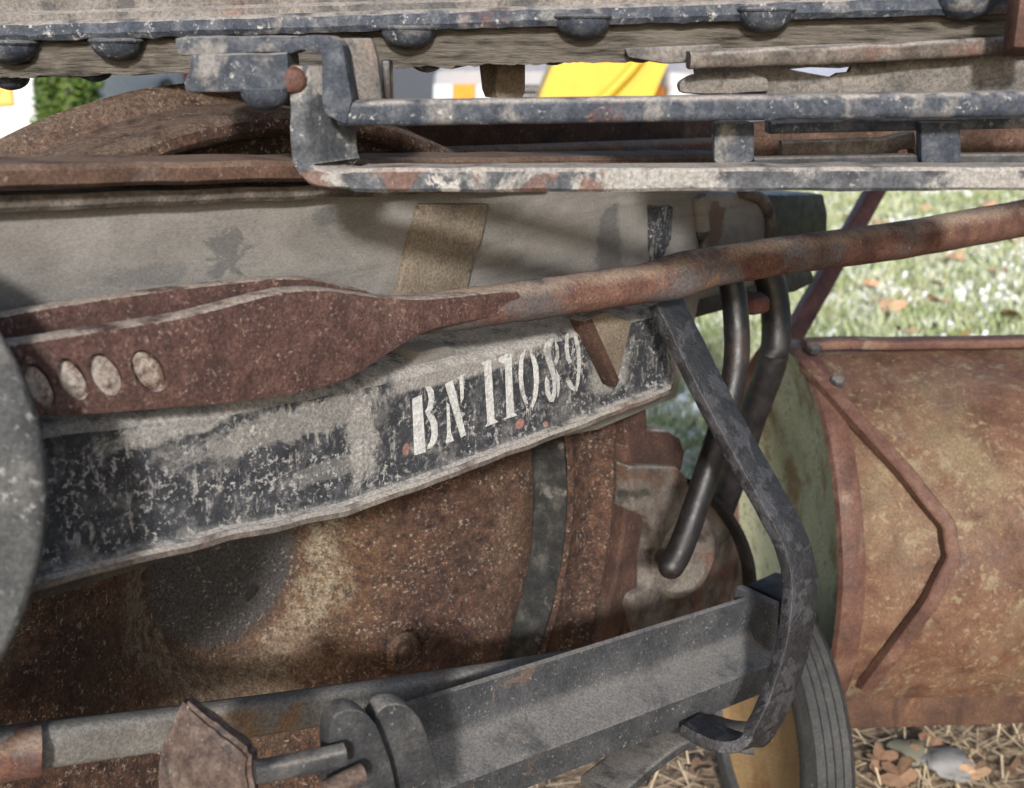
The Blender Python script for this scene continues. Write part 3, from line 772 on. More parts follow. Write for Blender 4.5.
# ------------------------------------------------------------------ brake beam
bb = thing('brake_beam', 'grey steel brake beam channel with tie bar crossing below the wheel', 'brake beam', pd(600, 740, 1.0))
A, B = pd(440, 752, 0.93), pd(758, 640, 1.20)
A2, B2 = A + (A - B) * 0.18, B
ax_ = (B2 - A2)
ah = Vector((ax_.x, ax_.y, 0)).normalized(); fr = Vector((ah.y, -ah.x, 0))   # towards the viewer
def bsec(t):
    p = A2 + ax_ * t
    up = Z * 0.056
    w = 0.0006 * noise.noise(p * 40)
    # tall web at the back, ledge towards the viewer, lip down
    return [p - fr * 0.010 + up * 0.92, p - fr * 0.004 + up, p + fr * 0.0 + up * 0.97, p + fr * (0.004 + w) + Z * 0.022, p + fr * 0.012 + Z * 0.012, p + fr * 0.040 + Z * 0.004, p + fr * 0.046,
            p + fr * 0.046 - Z * 0.030, p + fr * 0.040 - Z * 0.032, p + fr * 0.038 - Z * 0.008, p - fr * 0.012 - Z * 0.006]
b = loft([k / 50 for k in range(51)], bsec)
ch = part('channel', b, M['channel_grey'], bb, True)
e = B2
b = boxb(e - fr * 0.02 - ah * 0.022 - Z * 0.002, ah * 0.012, fr * 0.052, Z * 0.066, 0.003)
part('end_plate', b, M['channel_grey'], bb, True)
b = boxb(e - fr * 0.02 + ah * 0.0 + Z * 0.028, ah * 0.05, fr * 0.05, Z * 0.032, 0.004)
part('end_lug', b, M['black_steel'], bb, True)
b = boxb(e - fr * 0.012 + ah * 0.0 - Z * 0.03, ah * 0.05, fr * 0.045, Z * 0.03, 0.004)
part('end_foot', b, M['tar'], bb, True)
tp = smooth_path([pd(-60, 757, 0.69), pd(35, 746, 0.735), pd(330, 705, 0.90), pd(620, 658, 1.12), pd(660, 650, 1.16)], 8)
b = sweep(tp, rrect(0.030, 0.022, 0.35), Z)
part('tie_bar', b, M['tie_grey'], bb, True)
b = tube([pd(-60, 768, 0.70), pd(22, 752, 0.725), pd(40, 750, 0.73)], 0.017, n=18)
part('tie_sleeve', b, M['rod_rust'], bb, True)
b = sweep(smooth_path([pd(600, 790, 1.02), pd(660, 742, 1.09), pd(700, 728, 1.12), pd(735, 736, 1.13), pd(752, 738, 1.13)], 6), rrect(0.012, 0.045, 0.3), Z)
part('lower_strap', b, M['clevis_grey'], bb, True)

# black safety strap
st_ = thing('safety_strap', 'bent tar black flat bar strap looping round the brake beam end', 'strap', pd(755, 738, 1.10))
sp_ = [(664, 300, 1.02), (684, 340, 1.02), (708, 388, 1.02), (742, 452, 1.02), (774, 508, 1.02), (794, 550, 1.02), (800, 590, 1.02), (794, 640, 1.025), (779, 690, 1.03), (763, 725, 1.03), (748, 741, 1.03), (722, 740, 1.04), (690, 724, 1.06)]
pts = smooth_path([pd(*q) for q in sp_], 6)
b = sweep(pts, rrect(0.037, 0.012, 0.08), (RGT * 0.80 + FWD * 0.60)); rough_up(b, 0.0007, 90)
part('flat_bar', b, M['tar'], st_, True)

# ------------------------------------------------------------------ scrap in the foreground
t = thing('rusty_lug', 'pitted rusty pointed steel lug in front of the tie bar', 'lug', pd(205, 790, 0.66))
b = bmesh.new()
fpt = [pd(182, 699, 0.672), pd(160, 752, 0.678), pd(154, 830, 0.68), pd(200, 830, 0.662), pd(196, 775, 0.656), pd(250, 752, 0.672), pd(256, 830, 0.672)]
bpt = [q + FWD * 0.018 for q in (fpt[0], fpt[1], fpt[2], fpt[6], fpt[5])]
V = [b.verts.new(q) for q in fpt]; Bk = [b.verts.new(q) for q in bpt]
for f_ in ((V[0], V[1], V[4]), (V[1], V[2], V[3], V[4]), (V[0], V[4], V[5]), (V[4], V[3], V[6], V[5]), (V[0], Bk[0], Bk[1], V[1]), (V[1], Bk[1], Bk[2], V[2]), (V[5], V[6], Bk[3], Bk[4]), (V[0], V[5], Bk[4], Bk[0]), (V[2], Bk[2], Bk[3], V[6], V[3]), (Bk[0], Bk[4], Bk[3], Bk[2], Bk[1])):
    b.faces.new(f_)
bmesh.ops.recalc_face_normals(b, faces=b.faces)
bmesh.ops.bevel(b, geom=list(b.edges), offset=0.003, segments=2, affect='EDGES', clamp_overlap=True)
subdivide_long(b, 0.008); rough_up(b, 0.0014, 75)
part('body', b, M['chunk_rust'], t, True)
b = sweep(smooth_path([pd(255, 772, 0.66), pd(300, 764, 0.67), pd(345, 754, 0.68)], 4), rrect(0.012, 0.012), Z)
part('shank', b, M['clevis_grey'], t, True)
t = thing('clevis', 'pair of rounded dark grey clevis plates at the bottom edge', 'clevis', pd(385, 800, 0.70))
for dx, dep, mname in ((0, 0.70, 'clevis_grey'), (44, 0.735, 'clevis_grey')):
    base = pd(360 + dx, 750, dep); n_ = (CAMP - base); n_.z = 0; n_ = (n_.normalized() + RGT * 0.45).normalized()
    pl = [(330, 830), (329, 745), (331, 725), (338, 714), (350, 710), (364, 713), (377, 726), (386, 748), (394, 775), (404, 830)]
    if dx: pl = [(x - 0, y - 6) for x, y in pl]
    b = slab(smooth_path([pp(x + dx, y, base, n_) for x, y in pl], 2), -n_ * 0.016, 0.004, 3)
    part('clevis_plate', b, M[mname], t, True)
b = tube([pd(325, 790, 0.675), pd(362, 772, 0.69)], 0.006)
part('pin', b, M['chunk_rust'], t, True)

# ------------------------------------------------------------------ flat wagon sill at the top
sillA, sillB = pd(0, 36, 0.80), pd(1010, 7, 0.75)
sv = sillB - sillA
sdir_ = sv.normalized()
sback = Vector((-sdir_.y, sdir_.x, 0)).normalized()
if sback.y < 0: sback = -sback
flat = thing('flat_wagon', 'weathered wagon sill with wooden plank and row of domed bolts', 'wagon', sillA + sv * 0.5)
def sp(t, back, z):
    return sillA + sv * t + sback * back + Z * z
st = [-0.5 + k * 0.01 for k in range(201)]
def ang(t):
    w = 0.0012 * noise.noise(Vector((t * 40, 0, 0))); w2 = 0.0016 * noise.noise(Vector((t * 60, 9, 0)))
    return [sp(t, 0.0, -0.004 + w2), sp(t, -0.003, 0 + w), sp(t, -0.001, 0.007 + w), sp(t, 0.004, 0.0095), sp(t, 0.018, 0.0105), sp(t, 0.022, 0.013), sp(t, 0.024, 0.022), sp(t, 0.024, 0.14), sp(t, 0.034, 0.14), sp(t, 0.034, -0.004)]
b = loft(st, ang)
fl = part('steel_angle', b, M['blue_paint'], flat, True)
b = loft(st, lambda t: [sp(t, 0.0135, 0.0085), sp(t, 0.0135, 0.0145 + 0.001 * noise.noise(Vector((t * 50, 4, 0)))), sp(t, 0.0185, 0.017), sp(t, 0.0185, 0.13), sp(t, 0.0235, 0.13), sp(t, 0.0235, 0.0085)])
part('fascia_board', b, M['sill_dust'], flat, True)
def plank(t):
    w = 0.0026 * noise.noise(Vector((t * 45, 2, 0))) + 0.0013 * noise.noise(Vector((t * 160, 5, 0)))
    f = 0.0015 * noise.noise(Vector((t * 70, 8, 0)))
    return [sp(t, 0.012 + f, -0.0295 + w), sp(t, 0.010 + f, -0.024 + w * .5), sp(t, 0.0115 - f, -0.018), sp(t, 0.0105 + f, -0.012), sp(t, 0.012, -0.002), sp(t, 0.115, -0.002), sp(t, 0.115, -0.0295 + w), sp(t, 0.06, -0.0295 + w)]
b = loft([-0.5 + k * 0.004 for k in range(501)], plank)
part('plank', b, M['old_wood'], flat, True)
# deck above, out of frame, which shades the truck
for k in range(2):
    p0 = sp(-0.5, 0.04 + 0.155 * k, 0.142)
    b = boxb(p0, sv * 2.0, sback * 0.15, Z * 0.04, 0.003)
    part('deck_plank', b, M['old_wood'], flat, True)
def on_sill(x, y, back):
    nrm = sback
    return pp(x, y, sillA + sback * back, nrm)
for x, y, r, back in [(10, 46, 0.019, 0.004), (117, 44, 0.018, 0.004), (408, 31, 0.019, 0.004), (583, 20, 0.0195, 0.004), (765, 13, 0.0195, 0.004), (965, 0, 0.020, 0.004),
                      (95, 70, 0.0135, 0.035), (10, 78, 0.014, 0.035), (427, 60, 0.0135, 0.035), (553, 54, 0.013, 0.035), (640, 52, 0.012, 0.035)]:
    c = on_sill(x, y, back); 
    b = dome(c + Z * 0.001, -Z, r * 1.02, r * 0.72)
    rough_up(b, 0.0006, 60, seed=x)
    bo = part('bolt_head', b, M['blue_paint'], flat, True)
    b = lathe([(r * 0.6, 0.002), (r * 1.08, 0.0012), (r * 1.11, 0.0), (r * 1.08, -0.0012), (r * 0.6, -0.0012)], c + Z * 0.0022, Z, 24, refv=Vector((1, 0, 0)))
    sub('washer', b, M['blue_paint'], bo, True)
# square nut hanging in the open gap
c = pd(505, 58, 0.86)
b = hexnut(c, -Z, 0.019, 0.03, n=5); rough_up(b, 0.002, 60)
part('nut', b, M['strip_brown'], flat)
# gusset plate at right
Pg = pd(850, 80, 0.775); ng = -sback
gp = [(682, 49), (1080, 34), (1080, 96), (770, 97), (700, 94), (680, 88), (684, 78), (700, 72)]
b = slab([pp(x, y, Pg, ng) for x, y in [(690, 50), (1080, 34), (1080, 98), (700, 99)]], -ng * 0.01, 0.002)
gus = part('gusset_plate', b, M['sill_dust'], flat, True)
boolean_cut(gus, [[pp(x, y, Pg + ng * 0.02, ng) for x, y in [(795, 70), (815, 68), (846, 69), (859, 67), (856, 73), (845, 74), (838, 78), (815, 74)]]], -ng * 0.05, flat)
b = slab([pp(x, y, Pg + ng * 0.01, ng) for x, y in [(680, 93), (679, 84), (690, 76), (720, 72), (750, 71), (768, 80), (770, 92), (730, 95)]], -ng * 0.03, 0.004)
subdivide_long(b, 0.015); rough_up(b, 0.0015, 50)
part('weld_lump', b, M['sill_dust'], flat, True)
b = sweep(smooth_path([pd(x, y, 0.755) for x, y in ((688, 60), (760, 58), (860, 54), (940, 49), (1080, 41))], 5), rrect(0.012, 0.02, 0.35), Z); rough_up(b, 0.0012, 50)
part('ridge_bar', b, M['edge_rust'], flat, True)
b = slab([pp(x, y, Pg + ng * 0.006, ng) for x, y in [(624, 48), (720, 44), (728, 54), (700, 62), (665, 64), (628, 58)]], -ng * 0.02, 0.003)
part('spacer', b, M['sill_dust'], flat, True)
b = boxb(pd(1013, 48, 0.70), RGT * 0.03, FWD * 0.02, Z * 0.09, 0.004)
part('stake_pocket', b, M['drum_band'], flat, True)

# ------------------------------------------------------------------ sill step
step = thing('sill_step', 'dusty blue grey steel step of flat bars bolted under the wagon sill', 'step', pd(600, 180, 0.71))
DS = 0.70
pln = pd(600, 120, DS)
nst = -Vector((0, 1, 0))
def st3(x, y, back=0.0):
    return pp(x, y, pln + Vector((0, back, 0)), nst)
b = sweep(smooth_path([st3(299, 62), st3(300, 100), st3(300, 140), st3(301, 158), st3(307, 171), st3(322, 178), st3(360, 180)], 5) + [st3(500 + 30 * k, 180 - 0.02 * k, 0) for k in range(0, 20)],
          [(u, v) for u, v in rrect(0.0135, 0.05, 0.2)], Vector((0.4, 0, 0.9)))
bm_ = b
b.free()
# stirrup bar: post and tread as one bent flat bar, broad side going back
path = smooth_path([st3(300, 66), st3(300, 100), st3(300, 140), st3(302, 160), st3(309, 172), st3(324, 178.5), st3(360, 180)], 5) + [st3(390 + 30 * k, 180 - 0.06 * k) for k in range(0, 25)]
b = bmesh.new(); rings = []
n = len(path)
for i, p in enumerate(path):
    t = (path[min(i + 1, n - 1)] - path[max(i - 1, 0)]).normalized()
    inn = Vector((0, 1, 0)).cross(t)
    if inn.z < 0 or (abs(t.z) > 0.9 and inn.x < 0): inn = -inn
    bk = Vector((0.55, 0.83, 0)) if i < 20 else Vector((0.2, 0.95, 0))
    w = 0.0075 if i > 28 else 0.006
    w *= 1 + 0.1 * noise.noise(p * 60)
    dp = 0.045 if i < 26 else 0.03
    rings.append([b.verts.new(p + q) for q in (inn * w * -1, inn * -w * 0.7 - bk * 0.0025, inn * w * 0.7 - bk * 0.0025, inn * w, inn * w + bk * dp, inn * -w + bk * dp)])
for i in range(n - 1):
    for j in range(6):
        b.faces.new((rings[i][j], rings[i][(j + 1) % 6], rings[i + 1][(j + 1) % 6], rings[i + 1][j]))
b.faces.new(rings[0]); b.faces.new(rings[-1])
rough_up(b, 0.0006, 80)
part('tread_bar', b, M['step_peel'], step, True)
b = sweep([st3(340 + 25 * k, 113 - 0.36 * k + 0.5 * noise.noise(Vector((k * .7, 0, 0))), 0.012) for k in range(30)], rrect(0.0155, 0.028, 0.3), Z); rough_up(b, 0.0007, 60)
part('upper_rail', b, M['blue_paint'], step, True)
b = sweep(smooth_path([st3(330, 124, 0.012), st3(330, 90, 0.012), st3(331, 60, 0.012), st3(324, 47, 0.012), st3(308, 42, 0.012), st3(286, 44, 0.012)], 6), rrect(0.016, 0.028, 0.3), Vector((0.3, 0.05, 0.9)))
b.free()
pl = [(346, 124), (328, 116), (322, 100), (322, 60), (318, 52), (300, 50), (290, 54), (284, 44), (300, 36), (330, 36), (342, 46), (346, 66), (352, 100)]
b = slab(smooth_path([st3(x, y, -0.004) for x, y in pl], 2), Vector((0, 0.03, 0)), 0.003, 2)
part('loop', b, M['blue_paint'], step, True)
pl = [(174, 37), (250, 36), (292, 36), (292, 54), (262, 53), (178, 55)]
b = slab([st3(x, y, 0.002) for x, y in pl], Vector((0, 0.04, 0)), 0.0025); subdivide_long(b, 0.012); rough_up(b, 0.0009, 70)
part('mounting_flange', b, M['blue_paint'], step, True)
pl = [(190, 54), (288, 52), (290, 88), (282, 92), (230, 93), (184, 92), (182, 82), (188, 72)]
b = slab([st3(x, y, -0.008) for x, y in pl], Vector((0, 0.04, 0)), 0.003); subdivide_long(b, 0.012); rough_up(b, 0.0012, 60)
part('mounting_plate', b, M['blue_paint'], step, True)
b = dome(st3(265, 92, 0.0), -Z, 0.0155, 0.0115); part('bolt_head', b, M['blue_paint'], step, True)
b = lathe([(0, 0.004), (0.004, 0.0037), (0.007, 0.002), (0.0085, 0.0), (0.0095, -0.01), (0, -0.01)], st3(292, 80, -0.004), Vector((0, -1, 0)), 20); rough_up(b, 0.0008, 90)
part('rivet', b, M['drum_band'], step, True)
pl = [(332, 38), (372, 38), (378, 60), (383, 100), (350, 103), (340, 90)]
b = slab([st3(x, y, 0.03) for x, y in pl], Vector((0, 0.012, 0)), 0.003)
part('bracket_plate', b, M['sill_dust'], step, True)
b = slab([st3(x, y, 0.045) for x, y in ((380, 60), (390, 60), (391, 104), (384, 104))], Vector((0, 0.02, 0)), 0.002)
part('bracket_edge', b, M['black_steel'], step, True)
for x0 in (714, 921):
    b = slab([st3(x, y, 0.03) for x, y in ((x0, 122), (x0 + 41, 122), (x0 + 41, 160), (x0 + 30, 168), (x0 + 4, 168), (x0, 160))], Vector((0, 0.012, 0)), 0.003)
    part('spacer_bar', b, M['blue_paint'], step, True)
b = sweep([st3(768, 127, 0.05), st3(900, 124, 0.05), st3(1090, 120, 0.05)], rrect(0.008, 0.02), Z)
part('rear_rail', b, M['blue_paint'], step, True)
b = sweep([st3(752, 163, 0.045), st3(900, 160, 0.045), st3(1090, 158, 0.045)], rrect(0.008, 0.015), Z)
part('rear_tread', b, M['clevis_grey'], step, True)
b = slab([st3(x, y, 0.12) for x, y in ((752, 124), (900, 118), (1100, 112), (1100, 166), (916, 166), (914, 148), (900, 150), (896, 166), (752, 170))], Vector((0, 0.02, 0)), 0.003); rough_up(b, 0.001, 40)
part('rear_beam', b, M['shelf_rust'], step, True)
b = sweep([st3(780, 149, 0.09), st3(880, 146, 0.09), st3(912, 138, 0.09)], rrect(0.012, 0.012), Z)
part('stay', b, M['edge_rust'], step, True)

# ------------------------------------------------------------------ rusty drum cart
XA = Vector((0.998, 0.055, 0)).normalized()
DC = pd(777, 528, 1.66); DR = 0.285
cart = thing('drum_cart', 'rusty yellow green steel drum on a small wheeled cart', 'drum cart', Vector((DC.x + 0.5, DC.y, 0.0)))
L = 1.15
prof = [(0.0, 0.035), (0.19, 0.03), (0.25, 0.018), (0.268, 0.012)]
b = lathe(prof, DC, XA, 96); part('end_face', b, M['drum_end'], cart, True)
b = lathe([(0.268, 0.012), (0.272, 0.004), (0.274, -0.002), (0.279, -0.006), (0.286, -0.002), (0.288, 0.012), (0.285, 0.024), (0.283, 0.028)], DC, XA, 96); rough_up(b, 0.001, 10)
part('end_rim', b, M['drum_band'], cart, True)
b = lathe([(0.283, 0.028)] + [(DR - 0.003 + 0.002 * noise.noise(Vector((k * .8, 0, 0))), 0.03 + (L - 0.05) * k / 30) for k in range(31)] + [(0.27, L), (0.0, L - 0.02)], DC, XA, 96); rough_up(b, 0.003, 4)
part('shell', b, M['drum_rust'], cart, True)
def on_drum(x, y, off):
    d = ray(x, y); o = CAMP - DC
    d2 = d - XA * d.dot(XA); o2 = o - XA * o.dot(XA)
    a = d2.dot(d2); bq = o2.dot(d2); cq = o2.dot(o2) - (DR + off) ** 2
    return CAMP + d * ((-bq - math.sqrt(max(0.0, bq * bq - a * cq))) / a)
def drum_out(p):
    q = p - DC
    return (q - XA * q.dot(XA)).normalized()
bp2 = []
for (x0, y0), (x1, y1) in (((806, 362), (905, 470)), ((905, 470), (948, 525)), ((948, 525), (953, 558)), ((953, 558), (930, 605)), ((930, 605), (868, 688))):
    for k in range(6): bp2.append(on_drum(x0 + (x1 - x0) * k / 6, y0 + (y1 - y0) * k / 6, 0.012))
bp2.append(on_drum(866, 690, 0.012))
bp2 = smooth_path(bp2[::2], 3)
b = bmesh.new(); rings = []
for i, p in enumerate(bp2):
    t = (bp2[min(i + 1, len(bp2) - 1)] - bp2[max(i - 1, 0)]).normalized()
    out = drum_out(p); sd = t.cross(out).normalized()
    rings.append([b.verts.new(p + q) for q in (sd * 0.009 - out * 0.012, sd * 0.009 + out * 0.002, sd * 0.007 + out * 0.004, sd * -0.007 + out * 0.004, sd * -0.009 + out * 0.002, sd * -0.009 - out * 0.012)])
for i in range(len(rings) - 1):
    for j in range(6): b.faces.new((rings[i][j], rings[i][(j + 1) % 6], rings[i + 1][(j + 1) % 6], rings[i + 1][j]))
b.faces.new(rings[0]); b.faces.new(rings[-1])
band = part('bent_strap', b, M['drum_band'], cart, True)
for x, y in ((814, 352), (837, 384)):
    c = on_drum(x, y, 0.012); out = drum_out(c)
    b = hexnut(c, out, 0.010, 0.010); sub('nut', b, M['clevis_grey'], band)
# seam bar along the top
b = sweep([DC + XA * (0.012 + 0.06 * k) + Vector((0, -0.02 + 0.004 * noise.noise(Vector((k, 0, 0))), DR + 0.008 + 0.004 * noise.noise(Vector((k * .7, 5, 0))))) for k in range(19)], rrect(0.014, 0.03, 0.3), Z)
part('seam_bar', b, M['drum_band'], cart, True)
# carrying rail under the drum
zb = DC.z - DR
p = pd(855, 688, 1.47); p2 = pd(855, 740, 1.47)
b = boxb(Vector((p.x - 0.03, p.y, p2.z)), XA * 1.1, Vector((0, 0.06, 0)), Z * (p.z - p2.z), 0.004)
part('frame_rail', b, M['rail_orange'], cart, True)
b = boxb(Vector((DC.x - 0.35, p.y + 0.10, p2.z + 0.01)), XA * 0.6, Vector((0, 0.04, 0)), Z * 0.03, 0.004)
part('cross_bar', b, M['rail_orange'], cart, True)
# small rubber wheel
WX = pd(772, 722, 1.52)
wc = Vector((WX.x, WX.y, 0.197)); wr = 0.197
wax = Vector((-0.985, -0.17, 0)).normalized()
wob = None
tw = 0.032
prof = [(0.150, 0.020), (0.154, tw - 0.004), (0.166, tw), (0.180, tw - 0.002), (0.190, tw - 0.006)]
ys = [tw - 0.008, tw - 0.019, tw - 0.021, tw - 0.030, tw - 0.032, tw - 0.041, tw - 0.043, tw - 0.052, tw - 0.054]
for i, h in enumerate(ys):
    prof.append((wr - (0.0 if True else 0), h))
    if i % 2 == 1 and i < len(ys) - 1: prof.append((wr - 0.004, h - 0.001))
prof += [(0.190, -tw + 0.004), (0.170, -tw), (0.150, -tw + 0.004), (0.150, 0.02)]
b = lathe(prof, wc, wax, 72)
wh = part('wheel', b, M['tyre'], cart, True)
b = lathe([(0, 0.012), (0.02, 0.012), (0.022, 0.006), (0.10, 0.004), (0.138, 0.012), (0.1505, 0.018), (0.1505, -0.015), (0, -0.015)], wc, wax, 72)
sub('disc', b, M['ochre'], wh, True)
b = tube([wc, wc - wax * 0.5], 0.014); sub('axle', b, M['rust'], wh, True)
# tow handle
b = sweep([pd(700, 520, 1.66), pd(790, 340, 1.85), pd(908, 132, 2.08)], rrect(0.030, 0.03, 0.1), Vector((0.3, -0.9, 0.3)))
part('tow_handle', b, M['red_steel'], cart, True)

# ------------------------------------------------------------------ fallen leaves, stones
def leaf_mesh(name, seed):
    rnd = random.Random(seed); bm = bmesh.new()
    out = []
    for k in range(20):
        a = 2 * math.pi * k / 20
        r = 0.5 * (0.55 + 0.45 * abs(math.cos(2.5 * a))) * (1 - 0.25 * (math.sin(a) < -0.7)) * rnd.uniform(0.9, 1.1)
        out.append(bm.verts.new((r * math.cos(a), r * math.sin(a), 0.10 * math.sin(a * 2 + seed) + 0.1 * r)))
    c = bm.verts.new((0, 0, 0.0))
    for k in range(20): bm.faces.new((c, out[k], out[(k + 1) % 20]))
    me = bpy.data.meshes.new(name); bm.to_mesh(me); bm.free()
    return me
lm = [leaf_mesh('fallen_leaf', s) for s in range(4)]
lmat = [mat('leaf_orange', [(0.3, (0.46, 0.25, 0.14)), (0.7, (0.60, 0.38, 0.24))], 8, rough=0.7, bump=0.2), mat('leaf_tan', [(0.3, (0.36, 0.22, 0.13)), (0.7, (0.5, 0.34, 0.22))], 8, rough=0.7, bump=0.2),
        mat('leaf_yellow', [(0.3, (0.5, 0.30, 0.06)), (0.7, (0.6, 0.40, 0.12))], 8, rough=0.7, bump=0.2), mat('leaf_brown', [(0.3, (0.16, 0.09, 0.06)), (0.7, (0.27, 0.17, 0.11))], 8, rough=0.7, bump=0.2)]
for i, m_ in enumerate(lmat): lm[i].materials.append(m_)
leaves = [(888, 306, .17, 0), (868, 285, .11, 0), (938, 300, .12, 0), (905, 330, .10, 0), (1012, 316, .17, 1), (940, 283, .08, 2), (842, 240, .12, 0), (880, 222, .13, 1), (955, 258, .13, 1), (1000, 270, .13, 0), (850, 215, .12, 0),
          (985, 205, .16, 0), (930, 210, .14, 1), (835, 262, .1, 1), (960, 335, .09, 2), (740, 330, .1, 0), (738, 375, .08, 1), (1010, 240, .14, 0), (915, 235, .1, 0)]
words = {0: 'orange', 1: 'pale tan', 2: 'yellow'}
def ground_at(x, y, z=0.0):
    d = ray(x, y); return CAMP + d * ((z - CAMP.z) / d.z)
for i, (x, y, s, k) in enumerate(leaves):
    o = bpy.data.objects.new('fallen_leaf', lm[k]); COL.objects.link(o)
    o.location = ground_at(x, y, 0.05)
    o.scale = (s, s, s); o.rotation_euler = (random.uniform(-.35, .35), random.uniform(-.35, .35), random.uniform(0, 6.28))
    o['label'] = words[k] + ' fallen maple leaf lying on the pale grass'; o['category'] = 'leaf'; o['group'] = words[k] + ' leaves on the lawn'
near = [(905, 752, .06, 3), (932, 748, .07, 3), (880, 760, .06, 3), (1010, 766, .05, 3), (975, 770, .05, 1), (900, 776, .07, 3), (700, 768, .05, 3)]
for i, (x, y, s, k) in enumerate(near):
    o = bpy.data.objects.new('fallen_leaf', lm[k]); COL.objects.link(o)
    o.location = ground_at(x, y, 0.018)
    o.scale = (s, s, s); o.rotation_euler = (random.uniform(-.5, .5), random.uniform(-.5, .5), random.uniform(0, 6.28))
    w_ = 'brown' if k == 3 else 'dry tan'
    o['label'] = w_ + ' leaf on bare ground by the cart'; o['category'] = 'leaf'; o['group'] = w_ + ' leaves beside the cart'
# straw on the bare soil
vs, fs = [], []
for _ in range(5000):
    x, y = random.uniform(-0.2, 1.6), random.uniform(0.9, 2.25)
    a = random.uniform(0, 6.28); l = random.uniform(0.02, 0.07); w = random.uniform(0.0008, 0.0018); z = random.uniform(0.002, 0.02); dz = random.uniform(-0.012, 0.02)
    i = len(vs); ca, sa = math.cos(a), math.sin(a)
    vs += [(x - sa * w, y + ca * w, z), (x + sa * w, y - ca * w, z), (x + ca * l + sa * w, y + sa * l - ca * w, max(0.002, z + dz)), (x + ca * l - sa * w, y + sa * l + ca * w, max(0.002, z + dz))]
    fs.append((i, i + 1, i + 2, i + 3))
me = bpy.data.meshes.new('straw'); me.from_pydata(vs, [], fs); me.materials.append(plain('straw', (0.5, 0.4, 0.27), 0.8, var=0.4, sc=20))
o = bpy.data.objects.new('straw', me); COL.objects.link(o); o['kind'] = 'stuff'; o['label'] = 'dry straw litter on the bare ground'; o['category'] = 'straw'
for i, (x, y, s, lab) in enumerate([(950, 764, 0.035, 'pale grey stone beside the drum cart frame'), (915, 752, 0.03, 'brown stone beside the drum cart frame')]):
    b = bmesh.new(); bmesh.ops.create_icosphere(b, subdivisions=3, radius=s)
    c = ground_at(x, y, s * 0.35)
    for v in b.verts:
        v.co *= 1 + 0.5 * noise.noise(v.co * 28 + Vector((i * 3, 0, 0))) + 0.15 * noise.noise(v.co * 90); v.co.z *= 0.5; v.co.x *= 1.3; v.co += c
    one('stone', b, plain('stone_%d' % i, ((0.2, 0.2, 0.205), (0.16, 0.16, 0.12))[i], 0.9, bump=0.4, sc=40), lab, 'stone', smooth=True)

# ------------------------------------------------------------------ parked vehicles beyond
M['glass'] = plain('car_glass', (0.03, 0.035, 0.04), 0.08, var=0.05, bump=0)
M['lamp'] = plain('lamp_glass', (0.5, 0.52, 0.55), 0.15, bump=0)
M['amber'] = plain('amber_lens', (0.8, 0.28, 0.03), 0.2, bump=0)
M['redlens'] = plain('red_lens', (0.6, 0.03, 0.03), 0.2, bump=0)
M['blackplastic'] = plain('black_plastic', (0.02, 0.02, 0.022), 0.5, bump=0)
M['chrome'] = plain('wheel_alloy', (0.5, 0.5, 0.52), 0.3, metallic=0.9, bump=0)


